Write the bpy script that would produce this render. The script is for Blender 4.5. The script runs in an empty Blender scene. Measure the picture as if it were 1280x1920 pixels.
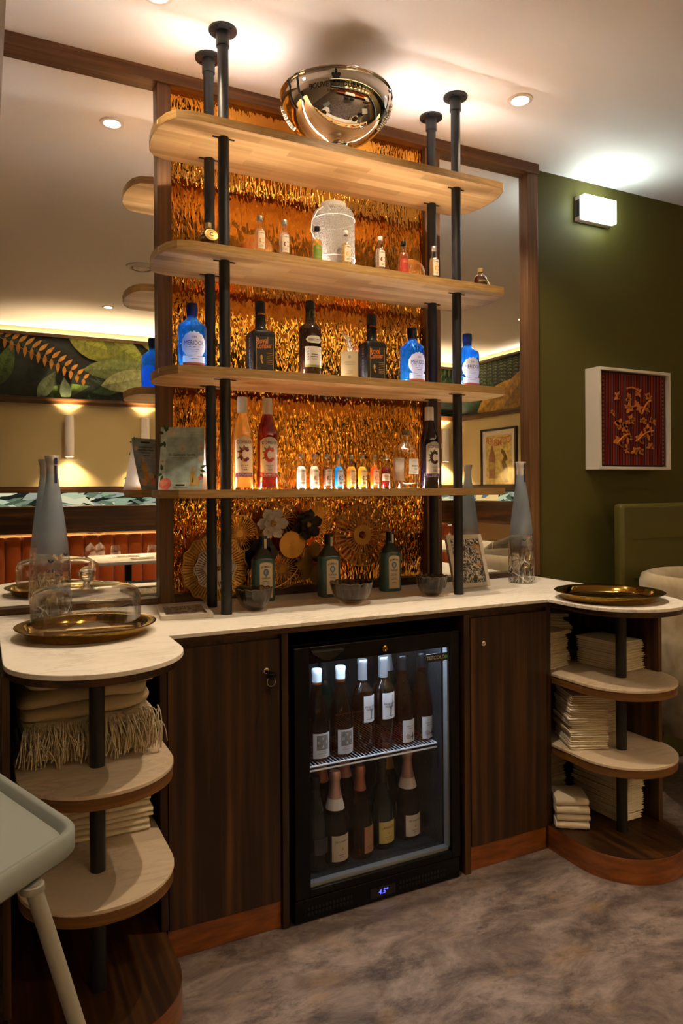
import bpy, bmesh, math, random
from mathutils import Vector, Matrix
R = math.radians
PI = math.pi
random.seed(7)
sc = bpy.context.scene
COL = sc.collection

# ---------------------------------------------------------------- camera
YAW, ROLL = 0.4627, -0.0067
cam = bpy.data.cameras.new('camera')
cam.sensor_width = 36.0
cam.lens = 1353.85 / 1920 * 36.0
cam.shift_y = -42.07 / 1920
cam.clip_start = 0.02
co = bpy.data.objects.new('camera', cam)
COL.objects.link(co)
r0 = Vector((math.cos(YAW), -math.sin(YAW), 0)); f0 = Vector((math.sin(YAW), math.cos(YAW), 0)); u0 = Vector((0, 0, 1))
cr, sr = math.cos(ROLL), math.sin(ROLL)
r1 = r0 * cr + u0 * sr
u1 = u0 * cr - r0 * sr
co.matrix_world = Matrix(((r1.x, u1.x, -f0.x, 0), (r1.y, u1.y, -f0.y, 0), (r1.z, u1.z, -f0.z, 1.30), (0, 0, 0, 1)))
sc.camera = co

# ---------------------------------------------------------------- world, exposure
w = bpy.data.worlds.new('world'); sc.world = w; w.use_nodes = True
w.node_tree.nodes['Background'].inputs[0].default_value = (1.0, 0.75, 0.5, 1)
w.node_tree.nodes['Background'].inputs[1].default_value = 0.0
sc.view_settings.view_transform = 'Standard'
sc.view_settings.look = 'None'
sc.view_settings.gamma = 1
sc.view_settings.use_curve_mapping = False
sc.view_settings.exposure = 0.0
sc.cycles.max_bounces = 14
sc.cycles.diffuse_bounces = 5
sc.cycles.glossy_bounces = 6
sc.cycles.transmission_bounces = 10
sc.cycles.transparent_max_bounces = 24
sc.cycles.sample_clamp_indirect = 25.0
sc.cycles.caustics_refractive = False
sc.cycles.caustics_reflective = True
sc.cycles.blur_glossy = 1.0

# light levels in one place
WARM = (1.0, 0.775, 0.51)
DOWN_W = 55.0        # downlights
LED_S = 190.0         # led strips in the shelves
SCONCE_W = 85.0
EXIT_S = 30.0
FRIDGE_S = 85.0

# room constants (metres; mirror wall front plane y = W)
W, CEIL, K = 2.578, 2.777, 0.903
YB, XR, XL = -1.87, 5.03, -2.0

# ---------------------------------------------------------------- helpers
class MB:
    def __init__(self):
        self.v, self.f, self.m, self.c = [], [], [], []
    def add(self, vs, fs, mi=0, col=None):
        b = len(self.v)
        self.v += [tuple(p) for p in vs]
        for f in fs:
            self.f.append(tuple(i + b for i in f)); self.m.append(mi); self.c.append(col)
        return self
    def box(self, x0, x1, y0, y1, z0, z1, mi=0, col=None):
        vs = [(x0, y0, z0), (x1, y0, z0), (x1, y1, z0), (x0, y1, z0), (x0, y0, z1), (x1, y0, z1), (x1, y1, z1), (x0, y1, z1)]
        return self.add(vs, [(0, 3, 2, 1), (4, 5, 6, 7), (0, 1, 5, 4), (1, 2, 6, 5), (2, 3, 7, 6), (3, 0, 4, 7)], mi, col)
    def obox(self, c, sx, sy, sz, rot, mi=0):
        M = Matrix.Rotation(rot[2], 3, 'Z') @ Matrix.Rotation(rot[1], 3, 'Y') @ Matrix.Rotation(rot[0], 3, 'X')
        vs = []
        for (a, b, d) in [(-1, -1, -1), (1, -1, -1), (1, 1, -1), (-1, 1, -1), (-1, -1, 1), (1, -1, 1), (1, 1, 1), (-1, 1, 1)]:
            vs.append(Vector(c) + M @ Vector((a * sx / 2, b * sy / 2, d * sz / 2)))
        return self.add(vs, [(0, 3, 2, 1), (4, 5, 6, 7), (0, 1, 5, 4), (1, 2, 6, 5), (2, 3, 7, 6), (3, 0, 4, 7)], mi)
    def lathe(self, prof, n=32, c=(0, 0, 0), mi=0, mod=None, capb=False, capt=False, sx=1.0, sy=1.0):
        vs, fs = [], []
        k = len(prof)
        for i in range(n):
            a = 2 * PI * i / n
            for j, (r, z) in enumerate(prof):
                q = mod(a, j, r, z) if mod else (r, z)
                vs.append((c[0] + sx * q[0] * math.cos(a), c[1] + sy * q[0] * math.sin(a), c[2] + q[1]))
        for i in range(n):
            i2 = (i + 1) % n
            for j in range(k - 1):
                fs.append((i * k + j, i2 * k + j, i2 * k + j + 1, i * k + j + 1))
        if capb: fs.append(tuple(i * k for i in range(n - 1, -1, -1)))
        if capt: fs.append(tuple(i * k + k - 1 for i in range(n)))
        return self.add(vs, fs, mi)
    def tube(self, pts, r, n=8, mi=0, closed=False, caps=True):
        P = [Vector(p) for p in pts]; N = len(P)
        rr = r if isinstance(r, (list, tuple)) else [r] * N
        vs, fs = [], []
        prev = None
        for i in range(N):
            if closed: t = P[(i + 1) % N] - P[i - 1]
            else: t = P[min(i + 1, N - 1)] - P[max(i - 1, 0)]
            t.normalize()
            if prev is None:
                a = t.orthogonal().normalized()
            else:
                a = prev - t * prev.dot(t)
                a = a.normalized() if a.length > 1e-6 else t.orthogonal().normalized()
            prev = a
            b = t.cross(a)
            for j in range(n):
                q = 2 * PI * j / n
                vs.append(P[i] + (a * math.cos(q) + b * math.sin(q)) * rr[i])
        M = N if closed else N - 1
        for i in range(M):
            i2 = (i + 1) % N
            for j in range(n):
                j2 = (j + 1) % n
                fs.append((i * n + j, i * n + j2, i2 * n + j2, i2 * n + j))
        if caps and not closed:
            fs.append(tuple(range(n - 1, -1, -1))); fs.append(tuple((N - 1) * n + j for j in range(n)))
        return self.add(vs, fs, mi)
    def prism(self, out, z0, z1, mi=0, top=True):
        n = len(out)
        vs = [(x, y, z0) for x, y in out] + [(x, y, z1) for x, y in out]
        fs = [(i, (i + 1) % n, n + (i + 1) % n, n + i) for i in range(n)]
        fs.append(tuple(range(n - 1, -1, -1)))
        if top: fs.append(tuple(range(n, 2 * n)))
        return self.add(vs, fs, mi)
    def build(self, name, mats, parent=None, loc=None, rz=None, bev=0, flat=False, angle=38, seg=2, subd=0, rot=None):
        me = bpy.data.meshes.new(name)
        me.from_pydata(self.v, [], self.f)
        if not isinstance(mats, (list, tuple)): mats = [mats]
        for m in mats: me.materials.append(m)
        me.polygons.foreach_set('material_index', self.m)
        if any(c is not None for c in self.c):
            at = me.color_attributes.new('Col', 'FLOAT_COLOR', 'CORNER')
            for p, c in zip(me.polygons, self.c):
                cc = c if c is not None else (1, 1, 1)
                for li in p.loop_indices: at.data[li].color = (cc[0], cc[1], cc[2], 1)
        b = bmesh.new(); b.from_mesh(me)
        bmesh.ops.recalc_face_normals(b, faces=b.faces)
        b.to_mesh(me); b.free()
        if not flat:
            me.polygons.foreach_set('use_smooth', [True] * len(me.polygons))
            me.set_sharp_from_angle(angle=R(angle))
        o = bpy.data.objects.new(name, me); COL.objects.link(o)
        if parent is not None: o.parent = parent
        if loc is not None: o.location = loc
        if rz is not None: o.rotation_euler = (0, 0, rz)
        if rot is not None: o.rotation_euler = rot
        if bev:
            m = o.modifiers.new('bevel', 'BEVEL'); m.width = bev; m.segments = seg; m.limit_method = 'ANGLE'; m.angle_limit = R(40)
        if subd:
            m = o.modifiers.new('subdivision', 'SUBSURF'); m.levels = subd; m.render_levels = subd
        return o

def tag(o, label, cat, group=None):
    o['label'] = label; o['category'] = cat
    if group: o['group'] = group
    return o
def thing(name, label, cat, loc=(0, 0, 0), rz=0, group=None):
    o = bpy.data.objects.new(name, None); COL.objects.link(o)
    o.empty_display_size = 0.05
    o.location = loc; o.rotation_euler = (0, 0, rz)
    return tag(o, label, cat, group)
def struct(o, label=None):
    o['kind'] = 'structure'
    if label: o['label'] = label
    return o
def stuff(o):
    o['kind'] = 'stuff'; return o
def copy_tree(o, parent=None):
    c = o.copy(); COL.objects.link(c); c.parent = parent
    for ch in list(o.children): copy_tree(ch, c)
    return c
def face(x, y, extra=0.0): return -math.atan2(x, y) + extra
def rrect(x0, x1, y0, y1, r, n=8, corners=(1, 1, 1, 1)):
    out = []
    for (cx, cy, a0, on, px, py) in [(x1 - r, y0 + r, -90, corners[1], x1, y0), (x1 - r, y1 - r, 0, corners[2], x1, y1), (x0 + r, y1 - r, 90, corners[3], x0, y1), (x0 + r, y0 + r, 180, corners[0], x0, y0)]:
        if on:
            for i in range(n + 1):
                a = R(a0 + 90 * i / n); out.append((cx + r * math.cos(a), cy + r * math.sin(a)))
        else: out.append((px, py))
    return out
def clip_y(out, y, keep_low):
    res = []
    n = len(out)
    ins = lambda p: (p[1] <= y) if keep_low else (p[1] >= y)
    for i in range(n):
        p, q = out[i], out[(i + 1) % n]
        if ins(p): res.append(p)
        if ins(p) != ins(q):
            t = (y - p[1]) / (q[1] - p[1]); res.append((p[0] + t * (q[0] - p[0]), y))
    return res

_tc = {}
def text2d(s, size, bold=0.0, align='CENTER', shear=0.0):
    key = (s, bold, align, shear)
    if key not in _tc:
        c = bpy.data.curves.new('t', 'FONT'); c.body = s; c.size = 1.0; c.align_x = align; c.align_y = 'CENTER'
        c.offset = bold; c.resolution_u = 2; c.shear = shear
        o = bpy.data.objects.new('t', c)
        m = bpy.data.meshes.new_from_object(o)
        _tc[key] = ([(v.co.x, v.co.y) for v in m.vertices], [tuple(p.vertices) for p in m.polygons])
        bpy.data.objects.remove(o); bpy.data.curves.remove(c); bpy.data.meshes.remove(m)
    vs, fs = _tc[key]
    return [(x * size, y * size) for x, y in vs], fs
def wrap(p, RR, zc, a0=0.0):
    x, y = p; a = a0 + x / RR
    return (RR * math.sin(a), -RR * math.cos(a), zc + y)
def wtext(mb, s, size, RR, zc, a0=0.0, bold=0.0, mi=0, rot=0.0, xs=1.0, arc=0.0, shear=0.0):
    vs, fs = text2d(s, size, bold, shear=shear)
    c, sn = math.cos(rot), math.sin(rot)
    out = []
    for x, y in vs:
        x *= xs
        x, y = x * c - y * sn, x * sn + y * c
        y -= arc * x * x
        out.append(wrap((x, y), RR, zc, a0))
    mb.add(out, fs, mi)
def ftext(mb, s, size, y0, xc, zc, bold=0.0, mi=0, rot=0.0, xs=1.0, shear=0.0, plane='y', arc=0.0):
    vs, fs = text2d(s, size, bold, shear=shear)
    c, sn = math.cos(rot), math.sin(rot)
    out = []
    for x, y in vs:
        x *= xs
        x, y = x * c - y * sn, x * sn + y * c
        y -= arc * x * x
        out.append((xc + x, y0, zc + y) if plane == 'y' else (y0, xc - x, zc + y))
    mb.add(out, fs, mi)
def wpatch(mb, RR, x0, x1, zb, zt, n=10, a0=0.0, mi=0):
    """curved strip; zb, zt numbers or functions of u in -1..1"""
    vs, fs = [], []
    for i in range(n + 1):
        x = x0 + (x1 - x0) * i / n; q = -1 + 2 * i / n
        b = zb(q) if callable(zb) else zb; t = zt(q) if callable(zt) else zt
        vs += [wrap((x, b), RR, 0, a0), wrap((x, t), RR, 0, a0)]
    for i in range(n): fs.append((2 * i, 2 * i + 2, 2 * i + 3, 2 * i + 1))
    mb.add(vs, fs, mi)
def wpoly(mb, pts, RR, zc, a0=0.0, mi=0):
    mb.add([wrap(p, RR, zc, a0) for p in pts], [tuple(range(len(pts)))], mi)
def ell(cx, cy, rx, ry, n=14, rot=0.0):
    o = []
    for i in range(n):
        a = 2 * PI * i / n; x, y = rx * math.cos(a), ry * math.sin(a)
        o.append((cx + x * math.cos(rot) - y * math.sin(rot), cy + x * math.sin(rot) + y * math.cos(rot)))
    return o
def leafpts(cx, cy, ln, wd, ang, n=5):
    up = [(ln * i / n, wd * 0.5 * math.sin(PI * (i / n) ** 0.8)) for i in range(n + 1)]
    dn = [(x, -y) for x, y in reversed(up[1:-1])]
    c, s = math.cos(ang), math.sin(ang)
    return [(cx + x * c - y * s, cy + x * s + y * c) for x, y in up + dn]

def inset(P_, d):
    c = Vector((sum(p[0] for p in P_) / len(P_), sum(p[1] for p in P_) / len(P_)))
    out = []
    for i in range(len(P_)):
        p = Vector(P_[i]); tng = (Vector(P_[(i + 1) % len(P_)]) - Vector(P_[i - 1])).normalized(); nn = Vector((-tng.y, tng.x))
        if nn.dot(c - p) < 0: nn = -nn
        out.append(tuple(p + nn * d))
    return out

# ---------------------------------------------------------------- materials
def newmat(name):
    m = bpy.data.materials.new(name); m.use_nodes = True
    nt = m.node_tree; nt.nodes.clear()
    out = nt.nodes.new('ShaderNodeOutputMaterial')
    return m, nt, out
def nd(nt, t, ins=None, **props):
    n = nt.nodes.new('ShaderNode' + t)
    for k, v in props.items(): setattr(n, k, v)
    for k, v in (ins or {}).items():
        s = n.inputs[k]
        if hasattr(v, 'outputs'): nt.links.new(v.outputs[0], s)
        elif isinstance(v, bpy.types.NodeSocket): nt.links.new(v, s)
        else:
            if s.type == 'RGBA' and len(v) == 3: v = (*v, 1)
            s.default_value = v
    return n
def pbr(name, base, rough=0.5, metal=0.0, spec=0.5, trans=0.0, ior=1.45, emis=None, es=0.0, coat=0.0, bumpn=None, sheen=0.0):
    m, nt, out = newmat(name)
    b = nd(nt, 'BsdfPrincipled', {'Base Color': base, 'Roughness': rough, 'Metallic': metal, 'Specular IOR Level': spec, 'Transmission Weight': trans, 'IOR': ior, 'Coat Weight': coat, 'Sheen Weight': sheen})
    if emis: b.inputs['Emission Color'].default_value = (*emis, 1); b.inputs['Emission Strength'].default_value = es
    if bumpn:
        sc_, st, dist = bumpn
        tc = nd(nt, 'TexCoord'); mp = nd(nt, 'Mapping', {'Vector': tc.outputs['Object'], 'Scale': sc_})
        ns = nd(nt, 'TexNoise', {'Vector': mp, 'Scale': 1.0, 'Detail': 3.0})
        bp = nd(nt, 'Bump', {'Height': ns.outputs[0], 'Strength': st, 'Distance': dist}); nt.links.new(bp.outputs[0], b.inputs['Normal'])
    nt.links.new(b.outputs[0], out.inputs[0]); return m
def ramp(nt, fac, stops):
    n = nt.nodes.new('ShaderNodeValToRGB'); e = n.color_ramp.elements
    while len(e) < len(stops): e.new(0.5)
    for i, (p, c) in enumerate(stops): e[i].position = p; e[i].color = (*c, 1) if len(c) == 3 else c
    nt.links.new(fac, n.inputs[0]); return n
def schlick(nt, ior):
    f0 = ((ior - 1) / (ior + 1)) ** 2
    lw = nd(nt, 'LayerWeight', {'Blend': 0.5})
    pw = nd(nt, 'Math', {0: lw.outputs['Facing'], 1: 3.2}, operation='POWER')
    return nd(nt, 'Math', {0: pw, 1: 1.0 - f0, 2: f0}, operation='MULTIPLY_ADD')
def thin(name, tint=(1, 1, 1), ior=1.5, rough=0.0, bump=None):
    m, nt, out = newmat(name)
    fr = schlick(nt, ior)
    t = nd(nt, 'BsdfTransparent', {'Color': tint}); g = nd(nt, 'BsdfGlossy', {'Color': (1, 1, 1), 'Roughness': rough})
    if bump:
        tc = nd(nt, 'TexCoord'); ns = nd(nt, 'TexNoise', {'Vector': tc.outputs['Object'], 'Scale': bump[0], 'Detail': 1.0})
        bp = nd(nt, 'Bump', {'Height': ns.outputs[0], 'Strength': bump[1], 'Distance': 0.003})
        nt.links.new(bp.outputs[0], g.inputs['Normal'])
    mx = nd(nt, 'MixShader', {0: fr, 1: t, 2: g}); nt.links.new(mx.outputs[0], out.inputs[0]); return m
def cloudy(name, col, clear=0.5, ior=1.35, gloss=0.08):
    """coloured bottle or liquid: part clear tint, part scattering"""
    m, nt, out = newmat(name)
    t = nd(nt, 'BsdfTransparent', {'Color': col}); s = nd(nt, 'BsdfTranslucent', {'Color': col}); d = nd(nt, 'BsdfDiffuse', {'Color': col})
    sd = nd(nt, 'MixShader', {0: 0.25, 1: s, 2: d})
    a = nd(nt, 'MixShader', {0: clear, 1: sd, 2: t})
    g = nd(nt, 'BsdfGlossy', {'Roughness': gloss}); fr = schlick(nt, 1.45)
    mx = nd(nt, 'MixShader', {0: fr, 1: a, 2: g}); nt.links.new(mx.outputs[0], out.inputs[0]); return m
def paper(name, col, tr=0.3):
    m, nt, out = newmat(name)
    d = nd(nt, 'BsdfDiffuse', {'Color': col}); s = nd(nt, 'BsdfTranslucent', {'Color': col})
    mx = nd(nt, 'MixShader', {0: tr, 1: d, 2: s}); nt.links.new(mx.outputs[0], out.inputs[0]); return m
def wood(name, cols, sc_, rough=0.4, coat=0.0, warp=0.0, stops=(0.25, 0.5, 0.75), bump=0.05, spec=0.4):
    m, nt, out = newmat(name)
    tc = nd(nt, 'TexCoord'); mp = nd(nt, 'Mapping', {'Vector': tc.outputs['Object'], 'Scale': sc_})
    ns = nd(nt, 'TexNoise', {'Vector': mp, 'Scale': 1.0, 'Detail': 5.0, 'Roughness': 0.6, 'Distortion': warp})
    mp2 = nd(nt, 'Mapping', {'Vector': tc.outputs['Object'], 'Scale': tuple(s * 4 for s in sc_)})
    n2 = nd(nt, 'TexNoise', {'Vector': mp2, 'Scale': 1.0, 'Detail': 3.0})
    mxv = nd(nt, 'Math', {0: ns.outputs[0], 1: n2.outputs[0]}, operation='MULTIPLY_ADD'); mxv.inputs[1].default_value = 0.75
    mu = nd(nt, 'Math', {0: n2.outputs[0], 1: 0.25}, operation='MULTIPLY'); nt.links.new(mu.outputs[0], mxv.inputs[2])
    cr_ = ramp(nt, mxv.outputs[0], list(zip(stops, cols)))
    b = nd(nt, 'BsdfPrincipled', {'Base Color': cr_, 'Roughness': rough, 'Coat Weight': coat, 'Coat Roughness': 0.15, 'Specular IOR Level': spec})
    bp = nd(nt, 'Bump', {'Height': n2.outputs[0], 'Strength': bump, 'Distance': 0.002}); nt.links.new(bp.outputs[0], b.inputs['Normal'])
    nt.links.new(b.outputs[0], out.inputs[0]); return m
def emit(name, col, s):
    m, nt, out = newmat(name); e = nd(nt, 'Emission', {'Color': col, 'Strength': s}); nt.links.new(e.outputs[0], out.inputs[0]); return m

WALNUT = [(0.021, 0.0072, 0.0014), (0.070, 0.026, 0.0052), (0.140, 0.058, 0.0125)]
M = {}
M['walnut_v'] = wood('walnut_vertical', WALNUT, (9, 9, 0.32), 0.42, stops=(0.3, 0.5, 0.68))
M['walnut_h'] = wood('walnut_along_x', WALNUT, (0.4, 9, 9), 0.42, stops=(0.3, 0.5, 0.68))
M['walnut_y'] = wood('walnut_along_y', WALNUT, (9, 0.4, 9), 0.42, stops=(0.3, 0.5, 0.68))
M['frame'] = wood('frame_wood_vertical', [(0.10, 0.045, 0.018), (0.16, 0.075, 0.03), (0.22, 0.11, 0.045)], (22, 22, 0.8), 0.4, stops=(0.3, 0.5, 0.7))
M['frame_h'] = wood('frame_wood_horizontal', [(0.10, 0.045, 0.018), (0.16, 0.075, 0.03), (0.22, 0.11, 0.045)], (0.8, 22, 22), 0.4, stops=(0.3, 0.5, 0.7))
M['oakedge'] = wood('oak_edge', [(0.13, 0.055, 0.012), (0.19, 0.085, 0.020), (0.25, 0.12, 0.032)], (1.2, 1.2, 40), 0.42, stops=(0.3, 0.5, 0.7))
M['oakband'] = wood('oak_edge_band', [(0.30, 0.17, 0.055), (0.40, 0.235, 0.085), (0.48, 0.30, 0.12)], (3, 3, 40), 0.4, stops=(0.3, 0.5, 0.7))
M['copper'] = wood('copper_kick', [(0.15, 0.040, 0.006), (0.26, 0.080, 0.014), (0.36, 0.125, 0.024)], (2.5, 2.5, 12), 0.30, coat=0.3, stops=(0.25, 0.5, 0.75), bump=0.12)
def mk_oak():
    m, nt, out = newmat('oak_butcher_block')
    tc = nd(nt, 'TexCoord')
    br = nd(nt, 'TexBrick', {'Vector': tc.outputs['Object'], 'Color1': (0, 0, 0), 'Color2': (1, 1, 1), 'Mortar': (0.4, 0.4, 0.4), 'Scale': 1.0, 'Mortar Size': 0.0004, 'Brick Width': 0.31, 'Row Height': 0.042, 'Bias': 0.0})
    br.offset = 0.37; br.offset_frequency = 2
    mp = nd(nt, 'Mapping', {'Vector': tc.outputs['Object'], 'Scale': (2.2, 46, 40)})
    ns = nd(nt, 'TexNoise', {'Vector': mp, 'Scale': 1.0, 'Detail': 5.0, 'Roughness': 0.55, 'Distortion': 0.4})
    a = nd(nt, 'Math', {0: br.outputs[0], 1: 0.36}, operation='MULTIPLY')
    b_ = nd(nt, 'Math', {0: ns.outputs[0], 1: 0.55, 2: a}, operation='MULTIPLY_ADD')
    c = ramp(nt, b_.outputs[0], [(0.15, (0.26, 0.13, 0.045)), (0.40, (0.41, 0.23, 0.085)), (0.68, (0.55, 0.34, 0.15))])
    p = nd(nt, 'BsdfPrincipled', {'Base Color': c, 'Roughness': 0.38, 'Specular IOR Level': 0.4})
    nt.links.new(p.outputs[0], out.inputs[0]); return m
M['oak'] = mk_oak()
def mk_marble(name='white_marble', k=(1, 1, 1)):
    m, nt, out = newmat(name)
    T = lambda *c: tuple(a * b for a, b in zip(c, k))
    tc = nd(nt, 'TexCoord')
    n1 = nd(nt, 'TexNoise', {'Vector': tc.outputs['Object'], 'Scale': 3.0, 'Detail': 6.0, 'Distortion': 0.8})
    mp = nd(nt, 'Mapping', {'Vector': tc.outputs['Object'], 'Scale': (3.0, 9.0, 3.0), 'Rotation': (0, 0, 0.5)})
    n2 = nd(nt, 'TexNoise', {'Vector': mp, 'Scale': 1.6, 'Detail': 8.0, 'Roughness': 0.6, 'Distortion': 1.6})
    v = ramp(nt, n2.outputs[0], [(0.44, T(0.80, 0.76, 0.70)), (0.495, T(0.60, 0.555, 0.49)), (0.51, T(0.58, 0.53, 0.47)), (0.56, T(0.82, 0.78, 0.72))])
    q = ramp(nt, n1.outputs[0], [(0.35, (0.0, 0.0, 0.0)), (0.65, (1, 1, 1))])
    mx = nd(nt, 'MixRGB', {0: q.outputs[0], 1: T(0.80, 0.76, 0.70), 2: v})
    p = nd(nt, 'BsdfPrincipled', {'Base Color': mx, 'Roughness': 0.38, 'Specular IOR Level': 0.4})
    nt.links.new(p.outputs[0], out.inputs[0]); return m
M['marble'] = mk_marble()
M['marble_shaded'] = mk_marble('shaded_shelf_marble', (0.78, 0.66, 0.52))  # marble copy with the warm shade under the wings put into its colour
def mk_floor():
    m, nt, out = newmat('mottled_vinyl')
    tc = nd(nt, 'TexCoord')
    mp = nd(nt, 'Mapping', {'Vector': tc.outputs['Object'], 'Scale': (2.4, 4.2, 1), 'Rotation': (0, 0, 0.35)})
    n1 = nd(nt, 'TexNoise', {'Vector': mp, 'Scale': 1.7, 'Detail': 14.0, 'Roughness': 0.76, 'Distortion': 0.5})
    n2 = nd(nt, 'TexNoise', {'Vector': mp, 'Scale': 2.6, 'Detail': 13.0, 'Roughness': 0.78})
    n3 = nd(nt, 'TexNoise', {'Vector': mp, 'Scale': 2.3, 'Detail': 6.0, 'Roughness': 0.65, 'W': 3.0}, noise_dimensions='4D')
    c1 = ramp(nt, n1.outputs[0], [(0.34, (0.062, 0.046, 0.043)), (0.48, (0.150, 0.114, 0.104)), (0.62, (0.27, 0.215, 0.195))])
    d = ramp(nt, n2.outputs[0], [(0.37, (0.30, 0.28, 0.29)), (0.49, (1, 1, 1))])
    mu = nd(nt, 'MixRGB', {0: 0.85, 1: c1, 2: d}, blend_type='MULTIPLY')
    oc = ramp(nt, n3.outputs[0], [(0.55, (0, 0, 0)), (0.72, (0.6, 0.6, 0.6))])
    mx = nd(nt, 'MixRGB', {0: oc, 1: mu, 2: (0.27, 0.165, 0.075)})
    p = nd(nt, 'BsdfPrincipled', {'Base Color': mx, 'Roughness': 0.5, 'Specular IOR Level': 0.3})
    nt.links.new(p.outputs[0], out.inputs[0]); return m
M['floor'] = mk_floor()
def mk_amber():
    m, nt, out = newmat('amber_cathedral_glass')
    tc = nd(nt, 'TexCoord')
    mp = nd(nt, 'Mapping', {'Vector': tc.outputs['Object'], 'Scale': (108, 40, 25), 'Rotation': (0, 0.14, 0)})
    n1 = nd(nt, 'TexNoise', {'Vector': mp, 'Scale': 1.0, 'Detail': 1.0, 'Roughness': 0.4, 'Distortion': 0.35})
    mp2 = nd(nt, 'Mapping', {'Vector': tc.outputs['Object'], 'Scale': (9, 5, 2.2)})
    n2 = nd(nt, 'TexNoise', {'Vector': mp2, 'Scale': 1.0, 'Detail': 1.0})
    h = nd(nt, 'Math', {0: n2.outputs[0], 1: 0.9, 2: n1.outputs[0]}, operation='MULTIPLY_ADD')
    bp = nd(nt, 'Bump', {'Height': h, 'Strength': 0.85, 'Distance': 0.0052})
    p = nd(nt, 'BsdfPrincipled', {'Base Color': (0.74, 0.33, 0.050), 'Metallic': 1.0, 'Roughness': 0.035, 'Normal': bp})
    nt.links.new(p.outputs[0], out.inputs[0]); return m
M['amber'] = mk_amber()
M['mirror'] = pbr('mirror_silver', (0.86, 0.85, 0.83), 0.0, 1.0)
M['ceil'] = pbr('ceiling_paint', (0.80, 0.785, 0.76), 0.7, spec=0.2)
M['green'] = pbr('olive_paint', (0.080, 0.071, 0.0145), 0.62, spec=0.25, bumpn=((60, 60, 60), 0.05, 0.001))
M['cream'] = pbr('cream_plaster', (0.42, 0.33, 0.16), 0.7, spec=0.2)
M['beige'] = pbr('beige_paint', (0.5, 0.42, 0.34), 0.7, spec=0.2)
M['black'] = pbr('black_powder_coat', (0.010, 0.010, 0.011), 0.42)
M['blackgl'] = pbr('black_satin_plastic', (0.004, 0.004, 0.0045), 0.4, spec=0.18)
M['slot'] = pbr('dark_slot', (0.006, 0.005, 0.005), 0.7)
M['steel'] = pbr('polished_steel', (0.80, 0.78, 0.75), 0.035, 1.0)
M['chrome'] = pbr('satin_chrome', (0.75, 0.74, 0.72), 0.18, 1.0)
M['brass'] = pbr('antique_brass', (0.32, 0.19, 0.036), 0.10, 1.0, bumpn=((30, 30, 30), 0.05, 0.002))
M['gold'] = pbr('gold_paint_metal', (0.52, 0.30, 0.07), 0.34, 0.9)
M['goldd'] = pbr('dull_gold_metal', (0.30, 0.155, 0.035), 0.42, 0.8)
M['whitemetal'] = pbr('off_white_enamel', (0.55, 0.49, 0.42), 0.45)
M['darkmetal'] = pbr('dark_bronze', (0.022, 0.016, 0.013), 0.38, 0.4)
M['white'] = pbr('white_lacquer', (0.66, 0.61, 0.55), 0.4)
M['glass'] = thin('clear_thin_glass', (1, 1, 1), 1.62)
M['tableglass'] = thin('table_glass', (0.97, 0.97, 0.97), 2.3)
M['dome'] = thin('clear_dome_glass', (0.975, 0.97, 0.96), 1.65)
M['smoke'] = thin('smoked_glass', (0.60, 0.51, 0.42), 1.45, 0.05, (28, 0.4))
M['pane'] = thin('fridge_pane', (0.95, 0.96, 0.97), 1.22)
M['solidglass'] = pbr('solid_glass', (0.97, 0.97, 0.96), 0.0, 0, 0.5, 1.0, 1.5)
M['label'] = paper('cream_label', (0.82, 0.74, 0.63), 0.35)
M['labelw'] = paper('white_label', (0.85, 0.83, 0.80), 0.3)
M['ink'] = pbr('black_ink', (0.015, 0.014, 0.016), 0.6)
M['inkblue'] = pbr('navy_ink', (0.012, 0.022, 0.09), 0.5)
M['inkgrey'] = pbr('grey_ink', (0.20, 0.19, 0.18), 0.6)
M['inkgold'] = pbr('gold_ink', (0.50, 0.33, 0.08), 0.4, 0.5)
M['inkred'] = pbr('brick_red_ink', (0.42, 0.09, 0.05), 0.5)
M['inkorange'] = pbr('orange_ink', (0.62, 0.16, 0.015), 0.5)
M['inkgreen'] = pbr('leaf_green_ink', (0.10, 0.20, 0.04), 0.5)
M['plum'] = pbr('plum_ink', (0.22, 0.035, 0.10), 0.5)
M['linen'] = pbr('cream_linen', (0.66, 0.58, 0.44), 0.9, spec=0.1, bumpn=((300, 300, 300), 0.35, 0.001), sheen=0.2)
M['wool'] = pbr('beige_wool', (0.56, 0.46, 0.30), 0.95, spec=0.1, bumpn=((180, 180, 180), 0.5, 0.002), sheen=0.3)
M['velvetgreen'] = pbr('olive_leather', (0.085, 0.073, 0.014), 0.45, spec=0.4)
M['orange'] = pbr('rust_velvet', (0.42, 0.10, 0.012), 0.75, spec=0.2, sheen=0.4)
def mk_cream_velvet():
    m, nt, out = newmat('crushed_cream_velvet')
    tc = nd(nt, 'TexCoord'); n1 = nd(nt, 'TexNoise', {'Vector': tc.outputs['Object'], 'Scale': 9.0, 'Detail': 5.0, 'Distortion': 0.6})
    c = ramp(nt, n1.outputs[0], [(0.35, (0.27, 0.20, 0.11)), (0.65, (0.44, 0.36, 0.24))])
    p = nd(nt, 'BsdfPrincipled', {'Base Color': c, 'Roughness': 0.8, 'Sheen Weight': 0.4, 'Specular IOR Level': 0.2}); nt.links.new(p.outputs[0], out.inputs[0]); return m
M['velvet'] = mk_cream_velvet()
M['led'] = emit('led_diffuser', (1.0, 0.90, 0.79), LED_S)
M['lampface'] = emit('downlight_lens', (1.0, 0.86, 0.70), 30.0)
M['sconceface'] = emit('sconce_lens', (1.0, 0.80, 0.52), 60.0)
M['exitface'] = emit('exit_lamp_diffuser', (0.86, 1.0, 0.93), EXIT_S)
M['fridgeled'] = emit('fridge_led', (0.62, 0.80, 1.0), FRIDGE_S)
M['blueled'] = emit('blue_digits', (0.06, 0.07, 1.0), 3.5)
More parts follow.
